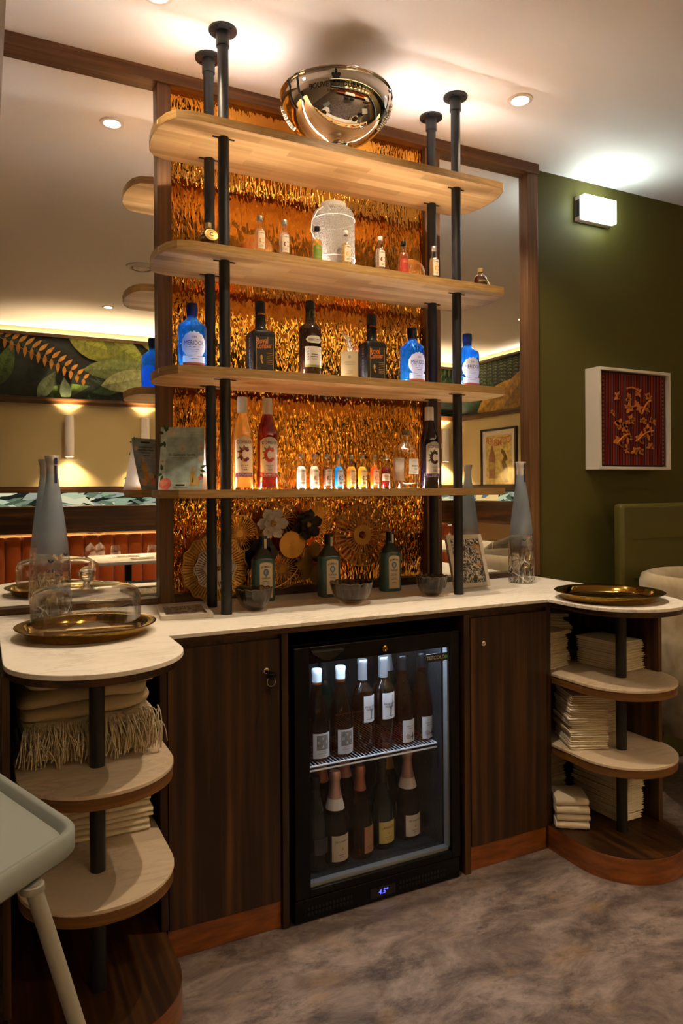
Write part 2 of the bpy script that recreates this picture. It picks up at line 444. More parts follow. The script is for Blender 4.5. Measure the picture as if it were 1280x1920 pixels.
def mk_print(name, strength=None):
    m, nt, out = newmat(name)
    at = nd(nt, 'Attribute', attribute_name='Col')
    if strength is None:
        tc = nd(nt, 'TexCoord'); n1 = nd(nt, 'TexNoise', {'Vector': tc.outputs['Object'], 'Scale': 26.0, 'Detail': 4.0})
        rr = ramp(nt, n1.outputs[0], [(0.3, (0.55, 0.55, 0.55)), (0.7, (1.2, 1.2, 1.2))])
        mu = nd(nt, 'MixRGB', {0: 1.0, 1: at.outputs[0], 2: rr}, blend_type='MULTIPLY')
        p = nd(nt, 'BsdfPrincipled', {'Base Color': mu, 'Roughness': 0.55, 'Specular IOR Level': 0.3})
    else:
        p = nd(nt, 'Emission', {'Color': at.outputs[0], 'Strength': strength})
    nt.links.new(p.outputs[0], out.inputs[0]); return m
M['mural'] = mk_print('mural_print')
M['backlit'] = mk_print('backlit_mural_print', 1.5)
M['print'] = mk_print('card_print')
# ---------------------------------------------------------------- room shell
struct(MB().box(XL, XR, YB, W + 0.012, -0.05, 0.0).build('floor', M['floor']))
struct(MB().box(XL, XR, YB, W + 0.012, CEIL, CEIL + 0.05).build('ceiling', M['ceil']))
struct(MB().box(XL, XR, W + 0.012, W + 0.11, 0, CEIL).build('wall_back', M['green']))
wall_front = struct(MB().box(XL, XR, YB - 0.1, YB, 0, CEIL).build('wall_front', M['cream']))
wall_right = struct(MB().box(XR, XR + 0.1, YB, W + 0.012, 0, CEIL).build('wall_right', M['cream']))
struct(MB().box(XL - 0.1, XL, YB, W + 0.012, 0, CEIL).build('wall_left', M['beige']))
struct(MB().box(-0.9, 0.064, 0.9, W + 0.012, 2.55, CEIL).build('trim_1', M['beige']), 'beige boxed-in ceiling beam at the top left corner')

# mirror frame: walnut trims on the back wall
FY0, FY1 = W - 0.03, W + 0.012
def trim(n, x0, x1, z0, z1, m, y0=FY0, y1=FY1):
    return struct(MB().box(x0, x1, y0, y1, z0, z1).build('trim_%d' % n, m, bev=0.002))
trim(2, -0.9, 2.283, 2.733, CEIL, M['frame_h'], W - 0.04)
trim(3, 0.558, 0.608, K, 2.733, M['frame'])
trim(4, 1.672, 1.746, K, 2.733, M['frame'])
trim(5, 2.222, 2.283, K, 2.733, M['frame'])
trim(6, -0.9, 0.558, K, 0.925, M['walnut_h'])
trim(7, 1.746, 2.222, K, 0.925, M['walnut_h'])
trim(8, 0.608, 1.672, K, 0.935, M['walnut_h'])
tag(MB().box(-0.9, 0.558, W, W + 0.008, 0.925, 2.733).build('wall_mirror', M['mirror']), 'tall wall mirror left of the amber glass panel', 'mirror', )
tag(MB().box(1.746, 2.222, W, W + 0.008, 0.925, 2.733).build('wall_mirror', M['mirror']), 'tall wall mirror right of the amber glass panel', 'mirror')
tag(MB().box(0.608, 1.672, W - 0.006, W + 0.008, 0.935, 2.733).build('amber_backdrop', M['amber']), 'rippled amber glass panel behind the bottle shelves', 'panel')

# ---------------------------------------------------------------- downlights
def spot(name, loc, watt, size, blend, col=WARM, rad=0.03, parent=None, rot=(0, 0, 0)):
    l = bpy.data.lights.new(name, 'SPOT'); l.energy = watt; l.spot_size = R(size); l.spot_blend = blend; l.color = col; l.shadow_soft_size = rad
    o = bpy.data.objects.new(name, l); COL.objects.link(o); o.location = loc; o.rotation_euler = rot
    if parent: o.parent = parent
    return o
def downlight(x, y, label, group=None, watt=DOWN_W):
    t = thing('ceiling_downlight', label, 'lamp', (x, y, CEIL), 0, group)
    MB().lathe([(0.030, -0.002), (0.034, -0.006), (0.046, -0.004), (0.048, 0.0)], 28).build('trim_ring', M['white'], t)
    MB().lathe([(0.0005, -0.003), (0.030, -0.003)], 24).build('lens', M['lampface'], t)
    spot('downlight_beam', (0, 0, -0.012), watt, 118, 0.55, parent=t)
    return t
downlight(0.478, 2.16, 'recessed downlight at the top edge of the picture, left of the shelf poles')
downlight(1.841, 2.148, 'recessed downlight in the ceiling right of the shelf poles')
downlight(0.92, -0.857, 'small recessed downlight seen in the left mirror above the leaf mural')
for (x, y, k, lb) in [(1.16, 1.74, 1.35, 'recessed downlight in front of the bar, just above the picture edge'), (2.35, -0.86, 0.8, 'unseen recessed downlight added for room light above the middle of the rust banquette'),  # the two over banquette and corner table are unseen, added for ambient light
                      (3.7, -0.86, 0.8, 'unseen recessed downlight added for room light above the corner dining table'), (4.225, 0.229, 0.8, 'recessed downlight at the far right of the room, edge of the right mirror')]:
    downlight(x, y, lb, 'recessed ceiling downlights', DOWN_W * k)
t = thing('air_vent', 'round white air valve in the ceiling, seen in the left mirror', 'vent', (0.953, 0.316, CEIL))
MB().lathe([(0.066, -0.014), (0.075, -0.018), (0.095, -0.008), (0.098, 0)], 32).build('rim', M['white'], t)
MB().lathe([(0.0005, -0.022), (0.035, -0.021), (0.055, -0.012), (0.055, -0.008)], 28).build('valve_disc', M['white'], t)
MB().lathe([(0.0005, -0.001), (0.068, -0.001)], 24).build('dark_gap', M['slot'], t)

# ---------------------------------------------------------------- emergency lamp on the green wall
t = thing('emergency_lamp', 'lit white rectangular emergency lamp high on the olive wall', 'lamp', (2.655, W + 0.012, 2.632))
MB().box(-0.107, 0.107, -0.034, 0, -0.058, 0.058).build('housing', M['white'], t, bev=0.003)
MB().box(-0.103, 0.103, -0.062, -0.034, -0.056, 0.056).build('diffuser', M['exitface'], t, bev=0.003)
for s in range(7):
    MB().box(-0.1085, -0.107, -0.032 + 0.004 * s, -0.030 + 0.004 * s, -0.04, 0.04).build('vent_slit', M['slot'], t)

# ---------------------------------------------------------------- shadow box picture on the green wall
t = thing('framed_textile', 'white box frame with striped red textile and orange embroidery on the olive wall', 'picture', (2.85, W + 0.012, 1.63))
hw, hh, dp = 0.243, 0.243, 0.09
for nm, b in (('frame_side', (-hw, -hw + 0.014, -dp, 0, -hh, hh)), ('frame_side', (hw - 0.014, hw, -dp, 0, -hh, hh)), ('frame_side', (-hw + 0.014, hw - 0.014, -dp, 0, hh - 0.014, hh)), ('frame_side', (-hw + 0.014, hw - 0.014, -dp, 0, -hh, -hh + 0.014))):
    MB().box(*b).build(nm, M['white'], t, bev=0.0015)
def mk_stripes():
    m, nt, out = newmat('striped_textile')
    tc = nd(nt, 'TexCoord'); sx = nd(nt, 'SeparateXYZ', {0: tc.outputs['Object']})
    a = nd(nt, 'Math', {0: sx.outputs[0], 1: 46.0}, operation='MULTIPLY'); fr = nd(nt, 'Math', {0: a}, operation='FRACT')
    c = ramp(nt, fr.outputs[0], [(0.0, (0.16, 0.020, 0.012)), (0.30, (0.008, 0.008, 0.018)), (0.55, (0.30, 0.055, 0.016)), (0.68, (0.012, 0.010, 0.02)), (0.86, (0.09, 0.012, 0.012))])
    c.color_ramp.interpolation = 'CONSTANT'
    p = nd(nt, 'BsdfPrincipled', {'Base Color': c, 'Roughness': 0.9, 'Specular IOR Level': 0.1}); nt.links.new(p.outputs[0], out.inputs[0]); return m
MB().box(-hw + 0.014, hw - 0.014, -0.052, -0.002, -hh + 0.014, hh - 0.014).build('dark_backing', M['slot'], t)
tex = MB().box(-hw + 0.022, hw - 0.026, -0.075, -0.06, -hh + 0.022, hh - 0.022).build('striped_cloth', mk_stripes(), t)
rs = random.Random(3)
OCH = pbr('ochre_thread', (0.16, 0.07, 0.03), 0.9)
for x0 in (-0.212, 0.197):
    mb = MB()
    for i in range(22): mb.box(x0, x0 + 0.012, -0.077, -0.075, -0.215 + i * 0.0195, -0.215 + i * 0.0195 + 0.010)
    stuff(mb.build('woven_border', OCH, tex))
mb = MB()
def fl(cx, cz, r, k=6):
    for i in range(k):
        pts = leafpts(cx, cz, r * rs.uniform(0.6, 1.0), r * rs.uniform(0.30, 0.55), 2 * PI * i / k + 1.3 * rs.random())
        mb.add([(x, -0.0785, z) for x, z in pts] + [(x, -0.075, z) for x, z in pts], [tuple(range(len(pts)))] + [(j, (j + 1) % len(pts), len(pts) + (j + 1) % len(pts), len(pts) + j) for j in range(len(pts))])
for cx, cz, r in [(-0.11, 0.11, 0.032), (-0.035, 0.105, 0.03), (0.03, 0.135, 0.03), (0.10, 0.115, 0.032), (-0.14, 0.03, 0.024), (-0.03, 0.055, 0.04), (0.035, 0.06, 0.036), (0.095, 0.06, 0.034), (-0.10, -0.02, 0.042), (-0.02, 0.005, 0.034), (0.06, -0.005, 0.032), (0.13, 0.0, 0.03), (-0.06, -0.035, 0.04), (0.09, -0.06, 0.05), (-0.10, -0.10, 0.048), (-0.045, -0.085, 0.04), (0.04, -0.09, 0.045), (0.0, -0.155, 0.034), (0.045, -0.15, 0.03), (0.11, -0.13, 0.03), (-0.05, -0.15, 0.022)]:
    fl(cx, cz, r * 0.95, rs.choice((4, 5, 6))); fl(cx + rs.uniform(-.02, .02), cz + rs.uniform(-.02, .02), r * 0.6, 4)
for (a, b) in (((-0.12, -0.12), (-0.03, -0.07)), ((0.02, -0.10), (0.13, -0.05)), ((-0.05, 0.15), (0.03, 0.14)), ((0.05, 0.03), (0.11, 0.1))):
    mb.tube([(a[0] + (b[0] - a[0]) * q, -0.0785, a[1] + (b[1] - a[1]) * q + 0.012 * math.sin(PI * q)) for q in (0, .25, .5, .75, 1)], 0.0045, 6)
stuff(mb.build('embroidery', pbr('orange_thread', (0.50, 0.16, 0.022), 0.8), tex))

# ---------------------------------------------------------------- wall dressing on the dining side (seen in the mirrors)
def mural_cols(rs): return rs.choice([(0.012, 0.03, 0.012), (0.02, 0.05, 0.016), (0.035, 0.075, 0.016), (0.06, 0.10, 0.02), (0.015, 0.03, 0.02)])
def frond(P, cx, cz, ln, ang, n, lw, ll, c, c2):
    d = (math.cos(ang), math.sin(ang)); nrm = (-d[1], d[0])
    for i in range(n):
        q = (i + 0.5) / n; x, z = cx + d[0] * ln * q, cz + d[1] * ln * q + 0.05 * math.sin(PI * q)
        l2 = ll * (0.55 + 0.6 * math.sin(PI * (0.15 + 0.8 * q)))
        for s in (1, -1):
            P.append((leafpts(x, z, l2, lw, ang + s * R(68)), c if s > 0 else c2))
    P.append(([(cx - nrm[0] * .004, cz - nrm[1] * .004), (cx + d[0] * ln, cz + d[1] * ln), (cx + nrm[0] * .004, cz + nrm[1] * .004)], c2))
def big_leaf(P, cx, cz, ln, wd, ang, c):
    pts = leafpts(cx, cz, ln, wd, ang, 9); n = 9
    tipi = n
    P.append((pts[:tipi + 1], c)); P.append(([pts[0]] + pts[tipi:], tuple(q * 0.62 for q in c)))
    d = (math.cos(ang), math.sin(ang))
    for i in range(1, 9):
        q = i / 9; x, z = cx + d[0] * ln * q, cz + d[1] * ln * q; wv = wd * 0.42 * math.sin(PI * q ** 0.8)
        for s in (1, -1):
            a2 = ang + s * R(52)
            P.append(([(x, z), (x + d[0] * 0.008, z + d[1] * 0.008), (x + math.cos(a2) * wv * 1.1, z + math.sin(a2) * wv * 1.1)], tuple(q2 * 0.45 for q2 in c)))
def put_mural(name, parent, to3, a0, a1, z0, z1, P, mat_):
    mb = MB()
    mb.add([to3(a0, z0, 0), to3(a1, z0, 0), to3(a1, z1, 0), to3(a0, z1, 0)], [(0, 1, 2, 3)], 0, (0.010, 0.014, 0.010))
    for k, (pts, c) in enumerate(P):
        pts = clip_y(pts, z1, True)
        if len(pts) > 2: pts = clip_y(pts, z0, False)
        if len(pts) < 3: continue
        pts = [(min(max(x, a0), a1), z) for x, z in pts]
        mb.add([to3(x, z, 0.0004 + 0.00002 * k) for x, z in pts], [tuple(range(len(pts)))], 0, c)
    o = mb.build(name, mat_, parent, flat=True)
    return o
rs = random.Random(11)
P = []
for i in range(46):
    big_leaf(P, rs.uniform(-1.5, 5.0), rs.uniform(2.1, 2.75), rs.uniform(0.25, 0.5), rs.uniform(0.07, 0.16), rs.uniform(0, 2 * PI), mural_cols(rs))
for i in range(14):
    frond(P, rs.uniform(1.6, 4.6), rs.uniform(2.2, 2.7), 0.6, rs.uniform(-1, 1), 9, 0.03, 0.14, (0.05, 0.09, 0.02), (0.02, 0.05, 0.015))
for i in range(26):   # long dark palm strands at the top left
    P.append((leafpts(-0.1 + 0.03 * i, 2.74 - 0.006 * i, 0.62, 0.022, R(-16 - 0.9 * i)), (0.016 + 0.001 * (i % 5), 0.035 + 0.006 * (i % 3), 0.018)))
big_leaf(P, 0.72, 2.70, 0.62, 0.26, R(-14), (0.20, 0.21, 0.02))
big_leaf(P, 1.02, 2.76, 0.52, 0.22, R(-35), (0.15, 0.17, 0.018))
big_leaf(P, 1.34, 2.76, 0.4, 0.2, R(-12), (0.22, 0.23, 0.02))
P.append((leafpts(0.42, 2.62, 0.66, 0.17, R(-22)), (0.008, 0.008, 0.006)))
P.append((leafpts(0.6, 2.56, 0.44, 0.10, R(-32)), (0.010, 0.008, 0.006)))
big_leaf(P, 0.84, 2.42, 0.72, 0.20, R(4), (0.10, 0.125, 0.035))
big_leaf(P, 1.0, 2.28, 0.60, 0.20, R(14), (0.14, 0.15, 0.06))
big_leaf(P, 0.46, 2.13, 0.3, 0.12, R(60), (0.05, 0.065, 0.028))
big_leaf(P, 0.70, 2.12, 0.22, 0.10, R(95), (0.035, 0.05, 0.025))
frond(P, 0.06, 2.70, 0.90, R(-25), 15, 0.034, 0.10, (0.33, 0.15, 0.02), (0.24, 0.10, 0.014))
ZM0, ZM1 = 2.148, 2.70
t3 = lambda x, z, e: (x, YB + 0.0006 + e, z)
put_mural('mural', wall_front, t3, XL, XR, ZM0, ZM1, P, M['mural'])
P = []
rs = random.Random(5)
for i in range(22):
    big_leaf(P, rs.uniform(-1.9, 2.5), rs.uniform(2.1, 2.75), rs.uniform(0.25, 0.5), rs.uniform(0.08, 0.18), rs.uniform(0, 2 * PI), mural_cols(rs))
for i in range(13): frond(P, -1.66 + 0.085 * i, 2.78, 0.34 + 0.07 * (i % 3), R(-92 + 2 * (i % 4)), 13, 0.016, 0.04, (0.10, 0.12, 0.03), (0.06, 0.08, 0.02))
big_leaf(P, -1.45, 2.16, 0.75, 0.22, R(24), (0.38, 0.20, 0.02)); big_leaf(P, -1.25, 2.13, 0.7, 0.2, R(10), (0.32, 0.17, 0.02)); big_leaf(P, -1.0, 2.18, 0.6, 0.26, R(40), (0.26, 0.13, 0.02))
t4 = lambda y, z, e: (XR - 0.0006 - e, y, z)
put_mural('mural', wall_right, t4, YB, W, ZM0, ZM1, P, M['mural'])
# backlit strip print
for nm, par, tt, a0, a1 in (('backlit_strip', wall_front, t3, XL, XR), ('backlit_strip', wall_right, t4, YB, W)):
    P = []; rs = random.Random(21)
    for i in range(240):
        big = rs.random() < 0.25
        c = rs.choice([(0.14, 0.19, 0.12), (0.22, 0.29, 0.19), (0.36, 0.42, 0.28), (0.06, 0.08, 0.05), (0.52, 0.50, 0.33), (0.10, 0.14, 0.09), (0.25, 0.27, 0.22)])
        P.append((leafpts(rs.uniform(a0, a1), rs.uniform(1.15, 1.3), rs.uniform(0.12, 0.4), rs.uniform(0.02, 0.07), rs.uniform(-0.6, 0.6)), c))
    if par is wall_right:
        P.append(([(-1.5, 1.16), (-1.1, 1.16), (-1.1, 1.29), (-1.5, 1.29)], (0.62, 0.42, 0.16))); P.append((leafpts(-1.4, 1.2, 0.2, 0.06, 0.4), (0.10, 0.13, 0.14)))
    o = put_mural(nm, par, tt, a0, a1, 1.168, 1.288, P, M['backlit'])
def wall_trim(n, z0, z1, d):
    struct(MB().box(XL, XR - d, YB, YB + d, z0, z1).build('trim_%d' % n, M['walnut_h'], bev=0.003))
    struct(MB().box(XR - d, XR, YB, W + 0.012, z0, z1).build('trim_%d' % (n + 1), M['walnut_y'], bev=0.003))
wall_trim(9, 2.092, 2.148, 0.03)
wall_trim(11, 1.288, 1.345, 0.03)
wall_trim(13, 0.93, 1.168, 0.20)
# cove ledge under the ceiling with its light strip
COVE = emit('cove_led', (1.0, 0.86, 0.66), 70.0)
for n, b, lip, strip, m in ((15, (XL, XR - 0.05, YB, YB + 0.05, 2.70, 2.714), (XL, XR - 0.05, YB + 0.046, YB + 0.05, 2.714, 2.722), (XL + .05, XR - 0.06, YB + 0.010, YB + 0.018, 2.714, 2.7165), M['walnut_h']),
                            (16, (XR - 0.05, XR, YB, 1.2, 2.70, 2.714), (XR - 0.05, XR - 0.046, YB + 0.05, 1.2, 2.714, 2.722), (XR - 0.018, XR - 0.010, YB + 0.06, 1.15, 2.714, 2.7165), M['walnut_y'])):
    o = struct(MB().box(*b).box(*lip).build('trim_%d' % n, m))
    MB().box(*strip).build('light_strip', COVE, o)
# warm strip under the wood panel
GLOW = emit('banquette_led', (1.0, 0.55, 0.20), 40.0)
o = tag(MB().box(XL + .05, XR - 0.3, YB + 0.085, YB + 0.097, 0.926, 0.93).build('light_strip', GLOW), 'thin warm light strip under the wood panel behind the rust banquette', 'light')

# sconces
def sconce(x, label, group=None):
    t = thing('wall_sconce', label, 'lamp', (x, YB, 1.80), 0, group)
    MB().lathe([(0.034, -0.188), (0.040, -0.188), (0.040, 0.188), (0.034, 0.188), (0.034, 0.165), (0.034, -0.165), (0.034, -0.188)], 28, (0, 0.075, 0)).build('cylinder', M['white'], t)
    MB().box(-0.02, 0.02, 0, 0.04, -0.03, 0.03).build('bracket', M['white'], t)
    for s in (1, -1):
        MB().lathe([(0.0005, 0), (0.033, 0)], 20, (0, 0.075, s * 0.176)).build('lens', M['sconceface'], t)
        spot('sconce_beam', (0, 0.075, s * 0.18), SCONCE_W, 116, 0.6, (1.0, 0.72, 0.40), 0.02, t, (0 if s < 0 else PI, 0, 0))
    return t
sconce(0.718, 'white cylinder wall sconce above the tall bottle, in the left mirror')
sconce(1.395, 'white cylinder wall sconce beside the amber panel frame, in the left mirror')
for x, lb in ((2.1, 'third'), (2.8, 'fourth'), (3.5, 'fifth'), (4.2, 'sixth')): sconce(x, lb + ' white cylinder sconce along the banquette wall, counting from the left mirror', 'cylinder wall sconces')
sconce(4.82, 'white cylinder sconce nearest the corner, glowing between the right shelf poles', 'cylinder wall sconces')

# rust banquette: upright channels
def banquette(nm, label, x0, x1):
    t = thing(nm, label, 'banquette', (x0, YB, 0))
    n = int(round((x1 - x0) / 0.131)); w_ = (x1 - x0) / n
    proto = None
    for i in range(n):
        if proto is None:
            out = []
            for k in range(9):
                a = PI * k / 8; out.append((w_ / 2 - w_ / 2 * 0.985 * math.cos(a), 0.115 + 0.035 * math.sin(a)))
            mb = MB()
            ring = [(0.0015, 0.01)] + [(px, py) for px, py in out] + [(w_ - 0.0015, 0.01)]
            zs = [(0.40, 1.0), (0.86, 1.0), (0.895, 0.93), (0.905, 0.80)]
            vs, fs = [], []
            for z, s in zs:
                for px, py in ring: vs.append((px, 0.01 + (py - 0.01) * s, z))
            L = len(ring)
            for j in range(len(zs) - 1):
                for k in range(L): fs.append((j * L + k, j * L + (k + 1) % L, (j + 1) * L + (k + 1) % L, (j + 1) * L + k))
            fs.append(tuple((len(zs) - 1) * L + k for k in range(L))); fs.append(tuple(range(L)))
            proto = mb.add(vs, fs).build('back_channel', M['orange'], t, angle=60)
        else:
            c = proto.copy(); COL.objects.link(c); c.parent = t; c.location = (i * w_, 0, 0)
    MB().prism(rrect(0, x1 - x0, 0.152, 0.58, 0.03, 4), 0.28, 0.44).build('seat', M['orange'], t, bev=0.03, seg=3)
    MB().box(0.02, x1 - x0 - 0.02, 0.02, 0.52, 0, 0.28).build('base', M['walnut_h'], t)
    return t
banquette('banquette', 'rust velvet banquette with upright channels, seen in the mirrors', -0.6, XR - 0.03)

# dining tables, chairs, glasses on the dining side
def table(x0, x1, y0, y1, label):
    t = thing('dining_table', label, 'table', ((x0 + x1) / 2, (y0 + y1) / 2, 0))
    a, b = (x1 - x0) / 2, (y1 - y0) / 2
    MB().prism(rrect(-a, a, -b, b, 0.04, 5), 0.725, 0.75).build('table_top', M['marble'], t, bev=0.003)
    for s in (-1, 1):
        MB().tube([(s * a * 0.55, 0, 0.012), (s * a * 0.55, 0, 0.725)], 0.03, 16).build('pedestal', M['black'], t)
        MB().lathe([(0.0005, 0), (0.2, 0), (0.2, 0.008), (0.03, 0.016)], 24, (s * a * 0.55, 0, 0)).build('foot', M['black'], t)
    return t
table(0.80, 2.05, -1.31, -0.62, 'pale stone-topped dining table seen in the left mirror')
table(3.75, 4.75, -1.28, -0.30, 'pale dining table by the corner, seen in the right mirror')
table(2.72, 3.45, 0.92, 1.48, 'small dining table behind the cream chair, seen in the right mirror')
def chair(x, y, rz, mt, label, name='dining_chair', group=None, top=0.84):
    t = thing(name, label, 'chair', (x, y, 0), rz, group)
    # tub back: swept half ring open towards -y
    vs, fs = [], []
    NA, prof = 20, [(0.27, 0.40), (0.285, 0.55), (0.295, top - 0.06), (0.29, top - 0.02), (0.272, top), (0.252, top - 0.02), (0.248, top - 0.06), (0.235, 0.5), (0.23, 0.40)]
    for i in range(NA + 1):
        a = R(-15 + 210 * i / NA); q = math.sin(PI * i / NA) ** 0.5
        for (r, z) in prof:
            zz = 0.40 + (z - 0.40) * (0.62 + 0.38 * q)
            vs.append((r * math.cos(a), r * math.sin(a), zz))
    L = len(prof)
    for i in range(NA):
        for j in range(L): fs.append((i * L + j, (i + 1) * L + j, (i + 1) * L + (j + 1) % L, i * L + (j + 1) % L))
    fs.append(tuple(range(L))); fs.append(tuple(NA * L + j for j in range(L)))
    MB().add(vs, fs).build('backrest', mt, t, angle=60)
    MB().lathe([(0.0005, 0.36), (0.225, 0.36), (0.245, 0.40), (0.24, 0.455), (0.20, 0.475), (0.0005, 0.48)], 32).build('seat', mt, t)
    for sx in (-1, 1):
        for sy in (-1, 1):
            MB().tube([(sx * 0.15, sy * 0.15, 0.37), (sx * 0.21, sy * 0.21, 0.0)], [0.016, 0.011], 10).build('leg', M['black'], t)
    return t
DKV = pbr('dark_teal_velvet', (0.018, 0.028, 0.026), 0.8, sheen=0.3)
chair(1.05, -0.36, PI * 0.02 + 0, DKV, 'dark green tub chair under the left of the reflected dining table', top=0.66)
chair(1.72, -0.36, -0.1, DKV, 'dark green tub chair under the right of the reflected dining table', top=0.66)
chair(3.92, 0.28, -0.5, M['velvet'], 'cream tub chair seen in the right mirror behind the framed print', top=0.94)
def wine_glass(x, y, z, label, group=None, proto=[None]):
    if proto[0] is None:
        t = thing('wine_glass', label, 'glass', (x, y, z), 0, group)
        MB().lathe([(0.034, 0.0), (0.043, 0.03), (0.045, 0.055), (0.036, 0.085), (0.012, 0.106), (0.005, 0.115)], 28).build('bowl', M['tableglass'], t)
        MB().lathe([(0.0045, 0.113), (0.0035, 0.15), (0.004, 0.19)], 12).build('stem', M['solidglass'], t, ).name
        MB().lathe([(0.004, 0.190), (0.02, 0.196), (0.036, 0.199), (0.036, 0.2005), (0.0005, 0.2005)], 28).build('foot', M['tableglass'], t)
        proto[0] = t
    else:
        t = copy_tree(proto[0]); t.location = (x, y, z); tag(t, label, 'glass', group)
    return t
wine_glass(0.82, -1.22, 0.75, 'upturned wine glass on the reflected table, left one behind the tall bottle', 'upturned wine glasses')
wine_glass(0.90, -1.25, 0.75, 'upturned wine glass on the reflected table, right one behind the tall bottle', 'upturned wine glasses')
wine_glass(3.09, 1.24, 0.75, 'upturned wine glass in front of the reflected cream chair', 'upturned wine glasses')
wine_glass(3.98, -0.75, 0.75, 'upturned wine glass on the corner table, left of the pair between the shelf poles', 'upturned wine glasses')
wine_glass(4.10, -0.70, 0.75, 'upturned wine glass on the corner table, right of the pair between the shelf poles', 'upturned wine glasses')
for (x, y, lb) in ((0.99, -1.02, 'stemless water glass on the reflected table, nearer the glass dome'), (1.26, -0.88, 'stemless water glass on the reflected table, nearer the amber panel'), (3.22, 1.30, 'stemless water glass beside the upturned wine glass in the right mirror')):
    tag(MB().lathe([(0.0005, 0.003), (0.022, 0.002), (0.036, 0.02), (0.041, 0.05), (0.036, 0.085), (0.034, 0.10)], 28).build('water_glass', M['tableglass'], loc=(x, y, 0.75)), lb, 'glass', 'stemless water glasses')
for (x, y, a, lb) in ((1.10, -1.05, 0.2, 'folded napkin with cutlery left of the two on the reflected table'), (1.17, -0.80, -0.2, 'folded napkin with cutlery right of the two on the reflected table')):
    t = thing('table_napkin', lb, 'napkin', (x, y, 0.75), a)
    MB().box(-0.09, 0.09, -0.045, 0.045, 0, 0.008).build('cloth', M['linen'], t, bev=0.003)
    MB().box(-0.10, 0.10, -0.012, -0.004, 0.008, 0.011).build('knife', M['chrome'], t); MB().box(-0.10, 0.08, 0.008, 0.016, 0.008, 0.011).build('fork', M['chrome'], t)

# framed poster on the right wall
t = thing('framed_poster', 'black framed vintage liqueur poster seen in the right mirror', 'poster', (XR, -1.085, 1.61), 0)
hw, hh = 0.30, 0.345
for b in ((-hw, -hw + 0.022, -hh, hh), (hw - 0.022, hw, -hh, hh), (-hw + 0.022, hw - 0.022, hh - 0.022, hh), (-hw + 0.022, hw - 0.022, -hh, -hh + 0.022)):
    MB().box(-0.03, 0, b[0], b[1], b[2], b[3]).build('frame_side', M['black'], t, bev=0.002)
MB().box(-0.012, -0.006, -hw + 0.02, hw - 0.02, -hh + 0.02, hh - 0.02).build('mat_board', pbr('mat_board', (0.62, 0.56, 0.50), 0.8), t)
pr = MB(); pr.box(-0.0135, -0.012, -0.215, 0.215, -0.27, 0.27, 0, (0.62, 0.46, 0.12))
def pp(pts, c, e): pr.add([(-0.0136 - e, x, z) for x, z in pts], [tuple(range(len(pts)))], 0, c)
pp([(-0.165, -0.20), (-0.055, -0.20), (-0.055, 0.05), (-0.085, 0.10), (-0.092, 0.16), (-0.128, 0.16), (-0.135, 0.10), (-0.165, 0.05)], (0.30, 0.12, 0.05), 0.0002)
pp([(-0.16, -0.1), (-0.06, -0.1), (-0.06, -0.02), (-0.16, -0.02)], (0.40, 0.27, 0.08), 0.0003)
pp([(0.05, 0.12), (0.09, 0.10), (0.13, 0.05), (0.15, 0.0), (0.11, -0.02), (0.16, -0.10), (0.14, -0.2), (0.17, -0.24), (0.10, -0.25), (0.06, -0.18), (0.07, -0.1), (0.05, -0.02), (0.09, 0.03), (0.04, 0.08)], (0.14, 0.075, 0.02), 0.0002)
pr.build('poster_print', M['print'], t, flat=True)
lt = MB(); ftext(lt, 'COMBIER', 0.105, -0.0142, 0.0, 0.185, 0.012, plane='x', arc=-0.9);
lt.build('lettering', M['inkred'], t, flat=True)
MB().box(-0.0142, -0.0136, -0.03, 0.19, 0.238, 0.246).build('small_print_line', M['inkred'], t)
MB().box(-0.020, -0.018, -hw + 0.022, hw - 0.022, -hh + 0.022, hh - 0.022).build('glazing', M['glass'], t)

# green leather bench and cream chair at the right of the bar
t = thing('upholstered_screen', 'olive leather padded bench back standing behind the cream armchair', 'banquette', (2.625, W, 0))
MB().box(0, 1.9, -0.19, -0.135, 0.0, 1.225).build('backrest', M['velvetgreen'], t, bev=0.018, seg=3)
for z in (0.88, 1.06): MB().box(0.07, 1.85, -0.1925, -0.1905, z, z + 0.004).build('seam', M['velvetgreen'], t)
t = thing('armchair', 'cream crushed velvet armchair at the right edge, behind the counter wing', 'chair', (2.765, 1.985, 0), -0.25)
vs, fs = [], []
prof = [(0.285, 0.30), (0.31, 0.36), (0.315, 0.60), (0.325, 0.90), (0.315, 0.93), (0.29, 0.94), (0.265, 0.92), (0.255, 0.88), (0.25, 0.50)]
NA = 26; L = len(prof)
for i in range(NA + 1):
    a = R(60 + 240 * i / NA)
    for (r, z) in prof: vs.append((r * math.cos(a), r * math.sin(a), z))
for i in range(NA):
    for j in range(L): fs.append((i * L + j, (i + 1) * L + j, (i + 1) * L + (j + 1) % L, i * L + (j + 1) % L))
fs.append(tuple(range(L))); fs.append(tuple(NA * L + j for j in range(L)))
MB().add(vs, fs).build('backrest', M['velvet'], t, angle=60)
MB().lathe([(0.0005, 0.31), (0.26, 0.31), (0.285, 0.36), (0.28, 0.46), (0.22, 0.49), (0.0005, 0.50)], 32).build('seat', M['velvet'], t)
for sx in (-1, 1):
    for sy in (-1, 1): MB().tube([(sx * 0.17, sy * 0.17, 0.31), (sx * 0.2, sy * 0.2, 0.0)], [0.02, 0.014], 10).build('leg', M['black'], t)
